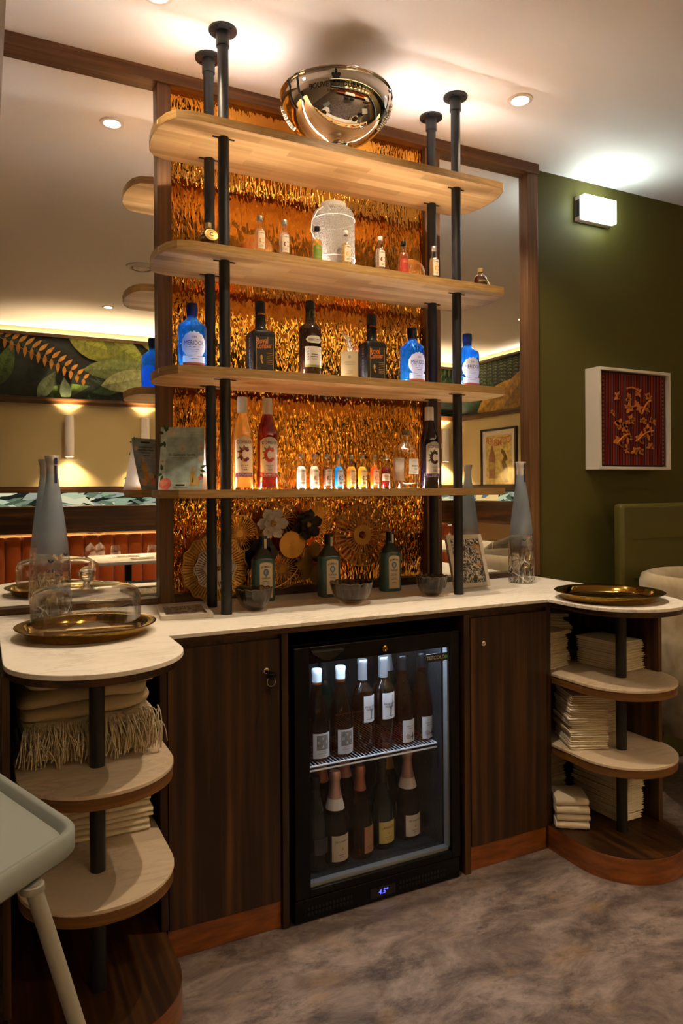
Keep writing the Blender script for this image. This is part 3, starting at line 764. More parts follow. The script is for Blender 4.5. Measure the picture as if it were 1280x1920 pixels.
# ---------------------------------------------------------------- worktop
WB = W + 0.012
def semi(cx, cy, r, n=22, a0=180, a1=360):
    return [(cx + r * math.cos(R(a0 + (a1 - a0) * i / n)), cy + r * math.sin(R(a0 + (a1 - a0) * i / n))) for i in range(n + 1)]
def u_out(d, fy):
    return [(0.042 + d, WB)] + semi(0.2495, 1.846, 0.2075 - d) + [(0.457 - d, fy + d), (1.815 + d, fy + d)] + semi(2.025, 1.850, 0.21 - d) + [(2.235 - d, WB)]
t = thing('bar_worktop', 'white veined marble worktop with two rounded wings across the back bar', 'worktop', (0, 0, K))
MB().prism(u_out(0, 1.985), -0.012, 0.0).build('marble_top', M['marble'], t, bev=0.0015)
MB().prism(u_out(0.008, 1.99), -0.030, -0.012).build('edge_board', M['walnut_h'], t)

# ---------------------------------------------------------------- cabinets
def lock(parent, x, z, y=-0.0):
    l = MB().lathe([(0.0005, 0.006), (0.006, 0.006), (0.0085, 0.005), (0.0095, 0.0)], 20).build('lock', M['chrome'], parent, (x, y, z), rot=(PI / 2, 0, 0))
    return l
def cabinet(label, bx0, bx1, dx0, dx1, sx0, sx1, lx, keys):
    t = thing('bar_cabinet', label, 'cabinet', (0, 0, 0))
    MB().box(bx0, bx1, 2.014, 2.56, 0.082, 0.873).build('body', M['walnut_v'], t)
    MB().box(sx0, sx1, 1.990, 2.56, 0.0, 0.873).build('side_panel', M['walnut_v'], t, bev=0.001)
    d = MB().box(dx0, dx1, 0, 0.018, 0.084, 0.860).build('door', M['walnut_v'], t, (0, 1.995, 0), bev=0.0012)
    lock(d, lx, 0.771)
    if keys:
        k = MB()
        k.box(lx - 0.003, lx + 0.003, -0.022, -0.004, 0.768, 0.774)
        k.lathe([(0.0005, -0.003), (0.013, -0.003), (0.013, 0.003), (0.0005, 0.003)], 16, (lx + 0.008, -0.028, 0.764))
        k.obox((lx + 0.007, -0.026, 0.762), 0.024, 0.006, 0.022, (0, 0.5, 0))
        k.build('key', M['blackgl'], d)
        MB().tube([(lx + 0.009 + 0.013 * math.cos(a), -0.022, 0.742 + 0.013 * math.sin(a)) for a in [2 * PI * i / 20 for i in range(20)]], 0.0011, 6, closed=True).build('key_ring', M['chrome'], d)
        k2 = MB(); k2.obox((lx + 0.010, -0.020, 0.716), 0.011, 0.004, 0.028, (0, 0.05, 0)); k2.obox((lx + 0.010, -0.020, 0.690), 0.003, 0.002, 0.03, (0, 0.03, 0)); k2.build('spare_key', M['black'], d)
    for a, b_ in ((bx0 - 0.019, bx0), (bx1, bx1 + 0.021)):
        if abs(a - 0.8) > 0.2 and a > 0.3 and not (1.2 < a < 1.6 or 0.6 < a < 1.0): MB().box(a, b_, 2.0, 2.03, 0.087, 0.873).build('stile', M['walnut_v'], t)
    MB().box(min(bx0, dx0), max(bx1, dx1), 2.006, 2.014, 0.0, 0.082).build('kick_panel', M['copper'], t)
    return t
cabinet('walnut cabinet left of the fridge with a bunch of keys in its lock', 0.4555, 0.790, 0.457, 0.787, 0.791, 0.812, 0.743, True)
cabinet('walnut cabinet right of the fridge with a bare lock', 1.473, 1.816, 1.480, 1.812, 1.449, 1.472, 1.531, False)

# ---------------------------------------------------------------- rounded end units
def end_unit(label, cx, r, panel, cy):
    t = thing('end_shelf_unit', label, 'shelf unit', (cx, cy, 0))
    def out(rr, yb): return [(-rr, yb)] + [(x, y) for x, y in semi(0, 0, rr)] + [(rr, yb)]
    yb = 2.42 - cy
    for z in (0.63, 0.375):
        s = MB().prism(out(r - 0.026, yb), z - 0.009, z).build('shelf', M['marble_shaded'], t, bev=0.001)
        MB().prism(out(r - 0.028, yb), z - 0.036, z - 0.009).build('shelf_edge', M['oakedge'], s)
    MB().prism(out(r - 0.008, yb), 0.0, 0.083).build('plinth', M['copper'], t, bev=0.001)
    MB().prism(out(r - 0.0085, yb), 0.083, 0.0855).build('plinth_top', M['walnut_y'], t)
    px = panel - cx
    MB().box(px - 0.009, px + 0.009, -0.015, 2.50 - cy, 0.0855, 0.873).build('side_panel', M['walnut_v'], t, bev=0.001)
    MB().box(-r + 0.02, r - 0.02, yb, yb + 0.012, 0.0855, 0.873).build('back_panel', M['walnut_v'], t)
    MB().tube([(0, 0, 0.0855), (0, 0, 0.873)], 0.0185, 20).build('pole', M['black'], t)
    return t
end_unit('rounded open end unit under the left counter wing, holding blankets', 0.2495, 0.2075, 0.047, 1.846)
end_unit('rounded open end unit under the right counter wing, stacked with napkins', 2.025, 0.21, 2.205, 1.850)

# ---------------------------------------------------------------- hanging shelf rack
ZS = [2.456, 2.061, 1.682, 1.3027]
SX0, SX1, SY0, SY1 = 0.495, 1.810, 2.165, 2.470
PX, PY = (0.702, 1.606), (2.238, 2.402)
GY0, GY1 = 2.262, 2.275
t = thing('shelf_rack', 'four-tier oak bottle rack hung on black ceiling poles above the bar', 'shelving', (0, 0, K))
so = [(0.585, 2.165), (1.745, 2.165), (1.770, 2.168), (1.783, 2.182), (1.801, 2.225), (1.811, 2.28), (1.810, 2.33), (1.803, 2.38), (1.788, 2.43), (1.765, 2.457), (1.735, 2.470),
      (0.570, 2.470), (0.528, 2.457), (0.508, 2.428), (0.497, 2.38), (0.493, 2.32), (0.499, 2.26), (0.513, 2.212), (0.536, 2.178)]
for k, z in enumerate(ZS):
    zz = z - K
    mb = MB()
    mb.prism(so, zz - 0.026, zz - 0.014)
    mb.prism(clip_y(so, GY0, True), zz - 0.014, zz); mb.prism(clip_y(so, GY1, False), zz - 0.014, zz)
    for (a, b) in ((SX0 + 0.001, SX0 + 0.07), (SX1 - 0.07, SX1 - 0.001)): mb.box(a, b, GY0, GY1, zz - 0.014, zz)
    s = mb.build('shelf', M['oak'], t)
    ring = MB()
    n = len(so)
    o2 = inset(so, -0.0012)
    vs = [(x, y, zz - 0.026) for x, y in o2] + [(x, y, zz) for x, y in o2]
    ring.add(vs, [(i, (i + 1) % n, n + (i + 1) % n, n + i) for i in range(n)])
    ring.build('edge_band', M['oakband'], s)
    MB().box(SX0 + 0.07, SX1 - 0.07, GY0 + 0.001, GY1 - 0.001, zz - 0.014, zz - 0.0125).build('led_strip', M['led'], s)
for x in PX:
    for y in PY:
        p = MB().tube([(x, y, 0.0), (x, y, CEIL - K)], 0.0178, 20).build('pole', M['black'], t)
        MB().lathe([(0.0178, -0.055), (0.0215, -0.055), (0.0215, -0.008), (0.045, -0.007), (0.0455, -0.001), (0.045, 0.0)], 28, (x, y, CEIL - K)).build('flange', M['black'], p)
        for a in (0.6, 2.2, 3.8, 5.3): MB().lathe([(0.0005, -0.010), (0.004, -0.0095), (0.0045, -0.007)], 10, (x + 0.033 * math.cos(a), y + 0.033 * math.sin(a), CEIL - K)).build('screw', M['darkmetal'], p)
        for z in ZS: MB().box(x - 0.036, x + 0.036, y - 0.0025, y + 0.0025, z - K - 0.029, z - K - 0.026).build('shelf_clip', M['slot'], p)

# ---------------------------------------------------------------- fridge
FX, FY = 0.829, 1.985
t = thing('bottle_fridge', 'black undercounter glass-door fridge lit inside, full of bottles', 'fridge', (FX, FY, 0))
FW, FD = 0.596, 0.56
LIN = pbr('fridge_liner', (0.022, 0.024, 0.028), 0.4, 0.2, bumpn=((90, 90, 90), 0.4, 0.004))
b = MB()
b.box(0, 0.04, 0.045, FD, 0.02, 0.828); b.box(FW - 0.04, FW, 0.045, FD, 0.02, 0.828); b.box(0.04, FW - 0.04, FD - 0.04, FD, 0.02, 0.828)
b.box(0.04, FW - 0.04, 0.045, FD - 0.04, 0.785, 0.828); b.box(0.04, FW - 0.04, 0.045, FD - 0.04, 0.02, 0.095)
body = b.build('body', M['blackgl'], t)
lb = MB(); e = 0.0015
lb.box(0.04, 0.04 + e, 0.046, FD - 0.042, 0.096, 0.784); lb.box(FW - 0.04 - e, FW - 0.04, 0.046, FD - 0.042, 0.096, 0.784); lb.box(0.042, FW - 0.042, FD - 0.042, FD - 0.0405, 0.096, 0.784); lb.box(0.042, FW - 0.042, 0.046, FD - 0.042, 0.0952, 0.097)
lb.build('liner', LIN, body)
d = MB()
x0, x1, z0, z1 = 0.0, FW, 0.074, 0.826
ix0, ix1, iz0, iz1 = 0.050, FW - 0.034, 0.098, 0.776
d.box(x0, ix0, 0, 0.04, z0, z1); d.box(ix1, x1, 0, 0.04, z0, z1); d.box(ix0, ix1, 0, 0.04, z0, iz0); d.box(ix0, ix1, 0, 0.04, iz1, z1)
door = d.build('door', M['blackgl'], t, bev=0.002)
g = MB()
g.box(ix0, ix0 + 0.004, 0.012, 0.036, iz0, iz1); g.box(ix1 - 0.007, ix1, 0.012, 0.036, iz0, iz1); g.box(ix0, ix1, 0.012, 0.036, iz0, iz0 + 0.010)
g.build('glass_gasket', pbr('grey_gasket', (0.30, 0.31, 0.32), 0.35, 0.4), door)
MB().box(ix0, ix1, 0.010, 0.014, iz0, iz1).build('pane', M['pane'], door)
hb = MB()
hv = []
for i in range(13):
    q = i / 12; x = 0.055 + 0.105 * q; zt = 0.812; zb = 0.806 - 0.022 * math.sin(PI * min(1, max(0, (q - .05) / .9)))
    hv += [(x, -0.014, zt), (x, -0.010, zb), (x, 0.0, zb - 0.004), (x, 0.0, zt + 0.004)]
hb.add(hv, [(4 * i + j, 4 * i + 4 + j, 4 * i + 4 + (j + 1) % 4, 4 * i + (j + 1) % 4) for i in range(12) for j in range(4)] + [(0, 1, 2, 3), (48, 49, 50, 51)])
hb.build('handle', pbr('satin_black_grip', (0.03, 0.028, 0.026), 0.28, 0.5), door)
MB().lathe([(0.0005, 0.004), (0.004, 0.004), (0.0055, 0.006), (0.010, 0.005), (0.0105, 0.0)], 20).build('lock', M['brass'], door, (0.308, 0.0, 0.797), rot=(PI / 2, 0, 0))
MB().box(0.47, 0.556, 0.0075, 0.010, 0.731, 0.757).build('brand_plate', M['black'], door)
lt = MB(); ftext(lt, 'TEFCOLD', 0.0165, 0.0072, 0.508, 0.744, 0.01); lt.build('brand_lettering', pbr('silver_print', (0.7, 0.7, 0.68), 0.4), door, flat=True)
lt = MB(); lt.add([(0.548 + x, 0.0072, 0.744 + z) for x, z in ell(0, 0, 0.006, 0.006)], [tuple(range(14))]); lt.build('brand_mark', pbr('green_mark', (0.05, 0.35, 0.12), 0.4), door, flat=True)
gr = MB(); gr.box(0.0, FW, 0.004, 0.05, 0.003, 0.070)
grille = gr.build('grille', M['blackgl'], t, bev=0.002)
for (a, b_) in ((0.04, 0.20), (0.36, 0.55)):
    n = int((b_ - a) / 0.012)
    for i in range(n):
        for zz in (0.020, 0.036): MB().box(a + i * 0.012, a + i * 0.012 + 0.007, 0.0025, 0.004, zz, zz + 0.010).build('grille_slot', M['slot'], grille)
MB().box(0.255, 0.345, 0.002, 0.004, 0.014, 0.046).build('display', M['black'], grille)
lt = MB(); ftext(lt, "4.5°", 0.021, 0.0015, 0.300, 0.030, 0.012, shear=0.15); lt.build('display_digits', M['blueled'], grille, flat=True)
MB().box(0.06, FW - 0.06, 0.052, 0.062, 0.779, 0.784).build('interior_light', M['fridgeled'], t)
wr = MB(); zs = 0.437
wr.tube([(0.045, 0.070, zs), (FW - 0.045, 0.070, zs)], 0.0032, 8); wr.tube([(0.045, 0.070, zs - 0.013), (FW - 0.045, 0.070, zs - 0.013)], 0.0032, 8); wr.tube([(0.045, 0.50, zs), (FW - 0.045, 0.50, zs)], 0.0032, 8)
for x in (0.046, FW - 0.046): wr.tube([(x, 0.07, zs), (x, 0.5, zs)], 0.003, 8)
for i in range(40): wr.tube([(0.055 + i * 0.0124, 0.07, zs + 0.001), (0.055 + i * 0.0124, 0.5, zs + 0.001)], 0.0013, 5)
wr.build('wire_shelf', pbr('white_wire', (0.72, 0.74, 0.78), 0.35), t)
for x in (FW - 0.10,): MB().box(FW - 0.058, FW - 0.050, 0.36, 0.368, 0.36, 0.75).build('shelf_rail', M['chrome'], t)

# ---------------------------------------------------------------- trays and dome
def tray(x, y, label):
    return tag(MB().lathe([(0.0005, 0.0), (0.150, 0.0), (0.160, 0.003), (0.167, 0.022), (0.186, 0.0265), (0.188, 0.029), (0.185, 0.030), (0.165, 0.0265), (0.156, 0.008), (0.150, 0.004), (0.0005, 0.004)], 64).build('brass_tray', M['brass'], loc=(x, y, K + 0.0003)), label, 'tray')
tray(0.262, 2.125, 'round brass tray under the glass dome on the left wing')
tray(2.005, 1.885, 'empty round brass tray on the right counter wing')
t = thing('glass_dome', 'clear glass cake dome with a ball knob on the left brass tray', 'dome', (0.262, 2.125, K + 0.0055))
MB().lathe([(0.1435, 0.0), (0.1455, 0.001), (0.1465, 0.065), (0.1455, 0.098), (0.137, 0.117), (0.116, 0.127), (0.08, 0.132), (0.03, 0.134), (0.009, 0.1345)], 64).build('dome_shell', M['dome'], t)
MB().lathe([(0.1435, 0.0), (0.1425, 0.001), (0.1435, 0.065), (0.1425, 0.097), (0.135, 0.1145), (0.115, 0.1240), (0.08, 0.1292), (0.03, 0.1312), (0.009, 0.1317)], 64).build('inner_wall', M['dome'], t)
kn = [(0.0005, 0.1322), (0.010, 0.1322), (0.009, 0.140)] + [(0.0215 * math.sin(a), 0.160 - 0.0215 * math.cos(a)) for a in [R(28 + 152 * i / 14) for i in range(14)]] + [(0.0005, 0.1815)]
MB().lathe(kn, 28).build('knob', M['solidglass'], t)

# ---------------------------------------------------------------- steel wine cooler bowl on the top shelf
t = thing('wine_cooler', 'large polished steel champagne bowl on the top shelf near the ceiling', 'bowl', (1.106, 2.238, ZS[0]), face(1.106, 2.238))
prof = [(0.0005, 0.0), (0.043, 0.0), (0.044, 0.006), (0.036, 0.014), (0.035, 0.026), (0.040, 0.034), (0.043, 0.040)]
BZ, BA, BB = 0.190, 0.189, 0.155
for i in range(1, 15):
    a = R(14 + 76 * i / 14); prof.append((BA * math.sin(a), BZ - BB * math.cos(a)))
prof += [(0.191, 0.194), (0.195, 0.197), (0.195, 0.201), (0.191, 0.203), (0.187, 0.199)]
for i in range(14, 0, -1):
    a = R(8 + 82 * i / 14); prof.append(((BA - 0.004) * math.sin(a), BZ + 0.002 - (BB - 0.004) * math.cos(a)))
prof.append((0.0005, 0.043))
def bowl_r(z): return BA * math.sqrt(max(0.05, 1 - ((BZ - z) / BB) ** 2))
bowl = MB().lathe(prof, 72).build('bowl', M['steel'], t, angle=60)
for a0 in (-PI, 0):
    for k in range(1):
        h = MB(); rs = random.Random(4)
        for q in range(16):
            zz = 0.168 - 0.0052 * q; aa = a0 + rs.uniform(-0.07, 0.07) * (1 - q / 20)
            rr = bowl_r(zz) + 0.003
            h.lathe([(0.0002, -0.006), (0.004, -0.0045), (0.006, 0), (0.004, 0.0045), (0.0002, 0.006)], 8, (rr * math.cos(aa), rr * math.sin(aa), zz))
        h.build('grape_handle', M['steel'], t, angle=80)
def sph(mb, s, size, zc, bold, xs=1.0):
    vs, fs = text2d(s, size, bold); out = []
    for x, y in vs:
        z = zc + y; rr = bowl_r(z) + 0.0010
        a = x * xs / rr; out.append((rr * math.sin(a), -rr * math.cos(a), z))
    mb.add(out, fs)
lt = MB(); sph(lt, 'BOUVET-LADUBAY', 0.0215, 0.146, 0.012); sph(lt, 'FRANCE', 0.011, 0.129, 0.004, 1.4)
def sphp(pts, zc):
    out = []
    for x, y in pts:
        z = zc + y; rr = bowl_r(z) + 0.0010
        a = x / rr; out.append((rr * math.sin(a), -rr * math.cos(a), z))
    lt.add(out, [tuple(range(len(out)))])
for p in (ell(0, 0.010, 0.005, 0.008), ell(-0.008, 0, 0.006, 0.009, 12, 0.5), ell(0.008, 0, 0.006, 0.009, 12, -0.5), ell(0, -0.003, 0.011, 0.005), [(-0.012, -0.010), (0.012, -0.010), (0.010, -0.005), (-0.010, -0.005)], ell(0, 0.019, 0.002, 0.003)): sphp(p, 0.171)
lt.build('engraving', M['ink'], bowl, flat=True)

# ---------------------------------------------------------------- napkins and blankets
def fold_mesh(w_, d, h, layers, seed, amp):
    rs = random.Random(seed); mb = MB(); lh = h / layers
    for L_ in range(layers):
        NX, NS = 9, 14; vs, fs = [], []
        ph = [rs.uniform(0, 6) for _ in range(4)]; dy = rs.uniform(-0.004, 0.004); dx = rs.uniform(-0.003, 0.003)
        for i in range(NX + 1):
            q = -1 + 2 * i / NX; x = q * w_ / 2 + dx
            e = (1 - abs(q) ** 8) ** 0.5 if abs(q) < 1 else 0.25
            for j in range(NS):
                a = 2 * PI * j / NS; ca, sa = math.cos(a), math.sin(a)
                yy = d / 2 * math.copysign(abs(ca) ** 0.30, ca); zz = lh / 2 * math.copysign(abs(sa) ** 0.6, sa) * max(e, 0.78)
                n_ = amp * (math.sin(ph[0] + q * 3 + yy * 40) + 0.6 * math.sin(ph[1] + q * 7 - yy * 25))
                vs.append((x + amp * math.sin(ph[2] + 4 * a + yy * 60) * 0.5, yy + dy + amp * 0.7 * math.sin(ph[3] + q * 9), lh * (L_ + 0.5) + zz * 1.06 + n_ * 0.35))
        for i in range(NX):
            for j in range(NS): fs.append((i * NS + j, i * NS + (j + 1) % NS, (i + 1) * NS + (j + 1) % NS, (i + 1) * NS + j))
        fs.append(tuple(range(NS))); fs.append(tuple(NX * NS + j for j in range(NS)))
        mb.add(vs, fs)
    return mb
NAPM = {}
ORD = ['lowest', 'second-lowest', 'third-lowest', 'fourth-lowest', 'fifth-lowest', 'sixth-lowest', 'seventh-lowest', 'eighth-lowest', 'ninth-lowest', 'tenth-lowest', 'eleventh-lowest', 'twelfth-lowest', 'thirteenth-lowest', 'fourteenth-lowest']
def stack(x, y, z, n, w_, d, h, rz, label, group, mt='linen', layers=2, jit=0.05):
    for k in range(n):
        key = (w_, d, h, layers, k % 3)
        if key not in NAPM:
            o = fold_mesh(w_, d, h, layers, 31 + 7 * len(NAPM), 0.0011).build('folded_napkin', M[mt], angle=70); NAPM[key] = o.data
        else:
            o = bpy.data.objects.new('folded_napkin', NAPM[key]); COL.objects.link(o)
        o.location = (x + random.uniform(-0.005, 0.005), y + random.uniform(-0.005, 0.005), z + 0.001 + k * h)
        o.rotation_euler = (0, 0, rz + random.uniform(-jit, jit))
        tag(o, ORD[k] + ' ' + label if k < n - 1 else 'topmost ' + label, 'napkin', group)
stack(1.905, 2.13, 0.63, 9, 0.115, 0.17, 0.0155, 0.2, 'napkin of the leftmost stack, upper shelf of the right unit', 'napkins, upper shelf left stack')
stack(2.025, 2.215, 0.63, 11, 0.115, 0.16, 0.0165, -0.5, 'napkin of the slumped middle stack, upper shelf of the right unit', 'napkins, upper shelf middle stack', jit=0.25)
stack(2.115, 1.985, 0.63, 7, 0.13, 0.20, 0.0155, 0.12, 'napkin of the stack behind the pole, upper shelf of the right unit', 'napkins, upper shelf right stack', jit=0.02)
stack(1.955, 1.975, 0.375, 12, 0.135, 0.17, 0.0160, -0.45, 'napkin of the tall front stack, middle shelf of the right unit', 'napkins, middle shelf front stack')
stack(2.115, 2.06, 0.375, 11, 0.12, 0.16, 0.0165, 0.1, 'napkin of the stack behind the pole, middle shelf of the right unit', 'napkins, middle shelf rear stack')
stack(1.905, 1.985, 0.0855, 4, 0.115, 0.13, 0.027, -0.55, 'thick napkin of the low front stack on the right plinth', 'napkins, low plinth stack', layers=1)
stack(1.945, 2.20, 0.0855, 12, 0.15, 0.16, 0.0165, 0.1, 'napkin of the shaded rear stack on the right plinth', 'napkins, rear plinth stack')
stack(2.11, 2.00, 0.0855, 14, 0.11, 0.24, 0.0160, 0.06, 'napkin of the tall stack behind the pole on the right plinth', 'napkins, tall plinth stack')
stack(0.275, 2.095, 0.375, 5, 0.27, 0.18, 0.030, 0.02, 'thick beige cloth of the pile on the left unit lower shelf', 'folded cloths, left unit', layers=2)
def blanket(x, y, z, w_, d, h, rz, tilt, seed, label, fringe):
    t = thing('folded_blanket', label, 'blanket', (x, y, z), rz)
    b = fold_mesh(w_, d, h, 2, seed, 0.011).build('blanket_fold', M['wool'], t, angle=80, subd=1)
    b.rotation_euler = (0, tilt, 0)
    if fringe:
        mb = MB(); rs = random.Random(seed)
        for i in range(300):
            q = rs.uniform(-0.5, 0.5); x0 = q * w_ * 0.97; z0 = h * rs.uniform(0.55, 1.02); end = rs.uniform(0.003, 0.35 * h)
            y0 = -d / 2 + 0.012; pts = []
            sx = rs.uniform(-0.022, 0.022); f = rs.uniform(0.015, 0.062); cu = rs.uniform(-0.008, 0.008); hump = rs.uniform(0.0, 0.02)
            for k in range(9):
                s = k / 8
                pts.append((x0 + sx * s + cu * math.sin(5 * s), y0 - f * math.sin(PI * 0.62 * s), max(0.003, z0 + (end - z0) * s ** 1.4 + hump * math.sin(PI * s))))
            mb.tube(pts, 0.0013, 5)
        stuff(mb.build('fringe', M['wool'], t))
    return t
blanket(0.245, 2.03, 0.6305, 0.335, 0.26, 0.105, 0.05, 0.0, 3, 'fringed beige wool blanket, lowest in the left unit pile', True)
blanket(0.240, 2.04, 0.7350, 0.325, 0.28, 0.070, -0.05, -0.05, 5, 'folded beige blanket in the middle of the left unit pile', False)
blanket(0.25, 2.05, 0.8030, 0.33, 0.27, 0.062, 0.03, 0.02, 8, 'folded beige blanket on top of the left unit pile', False)

# ---------------------------------------------------------------- high chair at the lower left corner
t = thing('high_chair', 'grey-blue plastic high chair with a tray at the lower left corner', 'chair', (-0.12, 1.37, 0))
pts = [(0.148, 1.272), (-0.02, 1.73), (-0.36, 1.62), (-0.14, 1.00)]
pts = [(x + 0.12, y - 1.37) for x, y in pts]
def rpoly(P_, r, n=6):
    out = []
    N = len(P_)
    for i in range(N):
        p, a, b = Vector(P_[i]), Vector(P_[i - 1]), Vector(P_[(i + 1) % N])
        da, db = (a - p).normalized(), (b - p).normalized()
        for k in range(n + 1):
            q = k / n; s = p + da * r * (1 - q) ** 2 + db * r * q ** 2
            out.append((s.x, s.y))
    return out
o1 = rpoly(pts, 0.045); o2 = inset(o1, 0.016); o3 = inset(o1, 0.024); o0 = inset(o1, 0.008)
n = len(o1); vs = []
for ring_, z in ((o0, 0.700), (o1, 0.708), (o1, 0.738), (inset(o1, 0.004), 0.743), (inset(o1, 0.012), 0.743), (o2, 0.740), (o3, 0.728)):
    vs += [(x, y, z) for x, y in ring_]
fs = [(j * n + i, j * n + (i + 1) % n, (j + 1) * n + (i + 1) % n, (j + 1) * n + i) for j in range(6) for i in range(n)] + [tuple(range(n)), tuple(6 * n + i for i in range(n))]
PLA = pbr('grey_blue_plastic', (0.27, 0.30, 0.29), 0.35)
MB().add(vs, fs).build('tray', PLA, t, angle=50)
st = MB()
st.lathe([(0.0005, 0.50), (0.12, 0.50), (0.15, 0.52), (0.165, 0.60), (0.17, 0.70), (0.16, 0.70), (0.155, 0.60), (0.14, 0.535), (0.0005, 0.52)], 28, (-0.03, 0.0, 0))
st.build('seat_shell', PLA, t, angle=60)
LEG = pbr('pale_grey_leg', (0.27, 0.255, 0.22), 0.4)
for (a, b_) in (((0.066, 1.2), (0.262, 1.10)), ((-0.03, 1.60), (-0.02, 1.68)), ((-0.30, 1.52), (-0.46, 1.62)), ((-0.15, 1.12), (-0.36, 1.02))):
    lg = MB().tube([(a[0] + 0.12, a[1] - 1.37, 0.70), (b_[0] + 0.12, b_[1] - 1.37, 0.0)], [0.0125, 0.0110], 16).build('leg', LEG, t)
    MB().lathe([(0.0130, -0.012), (0.018, -0.010), (0.018, 0.0), (0.0130, 0.0)], 16, (a[0] + 0.12, a[1] - 1.37, 0.70)).build('leg_collar', LEG, lg)
# ---------------------------------------------------------------- bottles: helpers and materials
def sq(n_by_j, sy=1.0):
    def mod(a, j, r, z):
        n = n_by_j[j]
        if n <= 2: return (r, z)
        return (r / (abs(math.cos(a)) ** n + abs(math.sin(a)) ** n) ** (1.0 / n), z)
    return mod
L_BLUE = cloudy('blue_gin_glass', (0.03, 0.33, 0.98), 0.80)
M['cap_blue'] = pbr('navy_cap', (0.006, 0.022, 0.115), 0.3)
M['cap_black'] = pbr('black_cap', (0.008, 0.008, 0.009), 0.28)
M['cap_alu'] = pbr('aluminium_cap', (0.62, 0.58, 0.54), 0.32, 0.85)
M['cap_white'] = pbr('white_cap', (0.62, 0.57, 0.52), 0.4)
M['roy'] = pbr('black_bottle', (0.012, 0.011, 0.012), 0.2)
M['elix'] = pbr('dark_brown_bottle', (0.022, 0.008, 0.004), 0.08, coat=0.5)
M['cassis'] = pbr('blackcurrant_bottle', (0.010, 0.005, 0.010), 0.08, coat=0.5)
def mk_bombay():
    m, nt, out = newmat('teal_gin_glass')
    tc = nd(nt, 'TexCoord'); sx = nd(nt, 'SeparateXYZ', {0: tc.outputs['Object']})
    c = ramp(nt, sx.outputs[2], [(0.147, (0.055, 0.130, 0.142)), (0.151, (0.030, 0.040, 0.036))])
    p_ = nd(nt, 'BsdfPrincipled', {'Base Color': c, 'Roughness': 0.12}); nt.links.new(p_.outputs[0], out.inputs[0]); return m
M['bombay'] = mk_bombay()

def lathe_part(t, name, prof, mt, n=28, **k): return MB().lathe(prof, n, **k).build(name, mt, t, angle=50)
def bars(mb, RR, rows, a0=0.0, mi=0, h=0.0009):
    for (x0, x1, z) in rows: wpatch(mb, RR, x0, x1, z, z + h, 4, a0, mi)

# ---- blue gin bottles (shelf 3)
def meridor(x, y, rz, label, capm='cap_blue'):
    t = thing('gin_bottle', label, 'bottle', (x, y, ZS[2]), rz, 'blue gin bottles')
    lathe_part(t, 'glass', [(0.043, 0.0), (0.0455, 0.004), (0.0455, 0.138), (0.043, 0.146), (0.020, 0.165), (0.0165, 0.170), (0.0165, 0.186)], L_BLUE)
    lathe_part(t, 'cap', [(0.0168, 0.176), (0.0172, 0.190), (0.0185, 0.192), (0.0185, 0.213), (0.0165, 0.2165), (0.0005, 0.2165)], M[capm])
    RR = 0.0461; mb = MB()
    def lobes(q, s):
        b = math.sqrt(max(0.0, 1 - q * q)); return 0.078 + s * 0.041 * b * (1 + 0.06 * math.cos(9 * q * 2.2))
    wpatch(mb, RR, -0.043, 0.043, lambda q: lobes(q, -1), lambda q: lobes(q, 1), 26)
    wpatch(mb, RR + 0.0002, -0.038, 0.038, 0.022, 0.043, 12)
    lb = mb.build('label', M['labelw'], t, flat=True)
    mb = MB(); wtext(mb, 'MERIDOR', 0.0195, RR + 0.0004, 0.083, 0, 0.0, xs=0.80); wtext(mb, 'GIN', 0.009, RR + 0.0004, 0.102, 0, 0.004)
    bars(mb, RR + 0.0004, [(-0.028, 0.028, 0.071), (-0.02, -0.006, 0.041), (-0.012, 0.012, 0.034), (-0.016, 0.016, 0.062), (-0.010, 0.010, 0.056)])
    mb.build('lettering', M['inkblue'], lb, flat=True)
    mb = MB(); wpatch(mb, RR + 0.0004, -0.038, 0.038, 0.015, 0.022, 12); wpatch(mb, RR + 0.0005, 0.008, 0.02, 0.040, 0.0415, 4); mb.build('red_band', M['inkred'], lb, flat=True)
    return t
meridor(0.608, 2.285, -0.10, 'blue gin bottle with a white label, left of the left shelf poles')
meridor(1.437, 2.285, 0.05, 'blue gin bottle with a black cap top, right end of the shelf inside the poles', 'cap_black')
meridor(1.688, 2.285, -0.15, 'blue gin bottle half hidden by the right front pole')

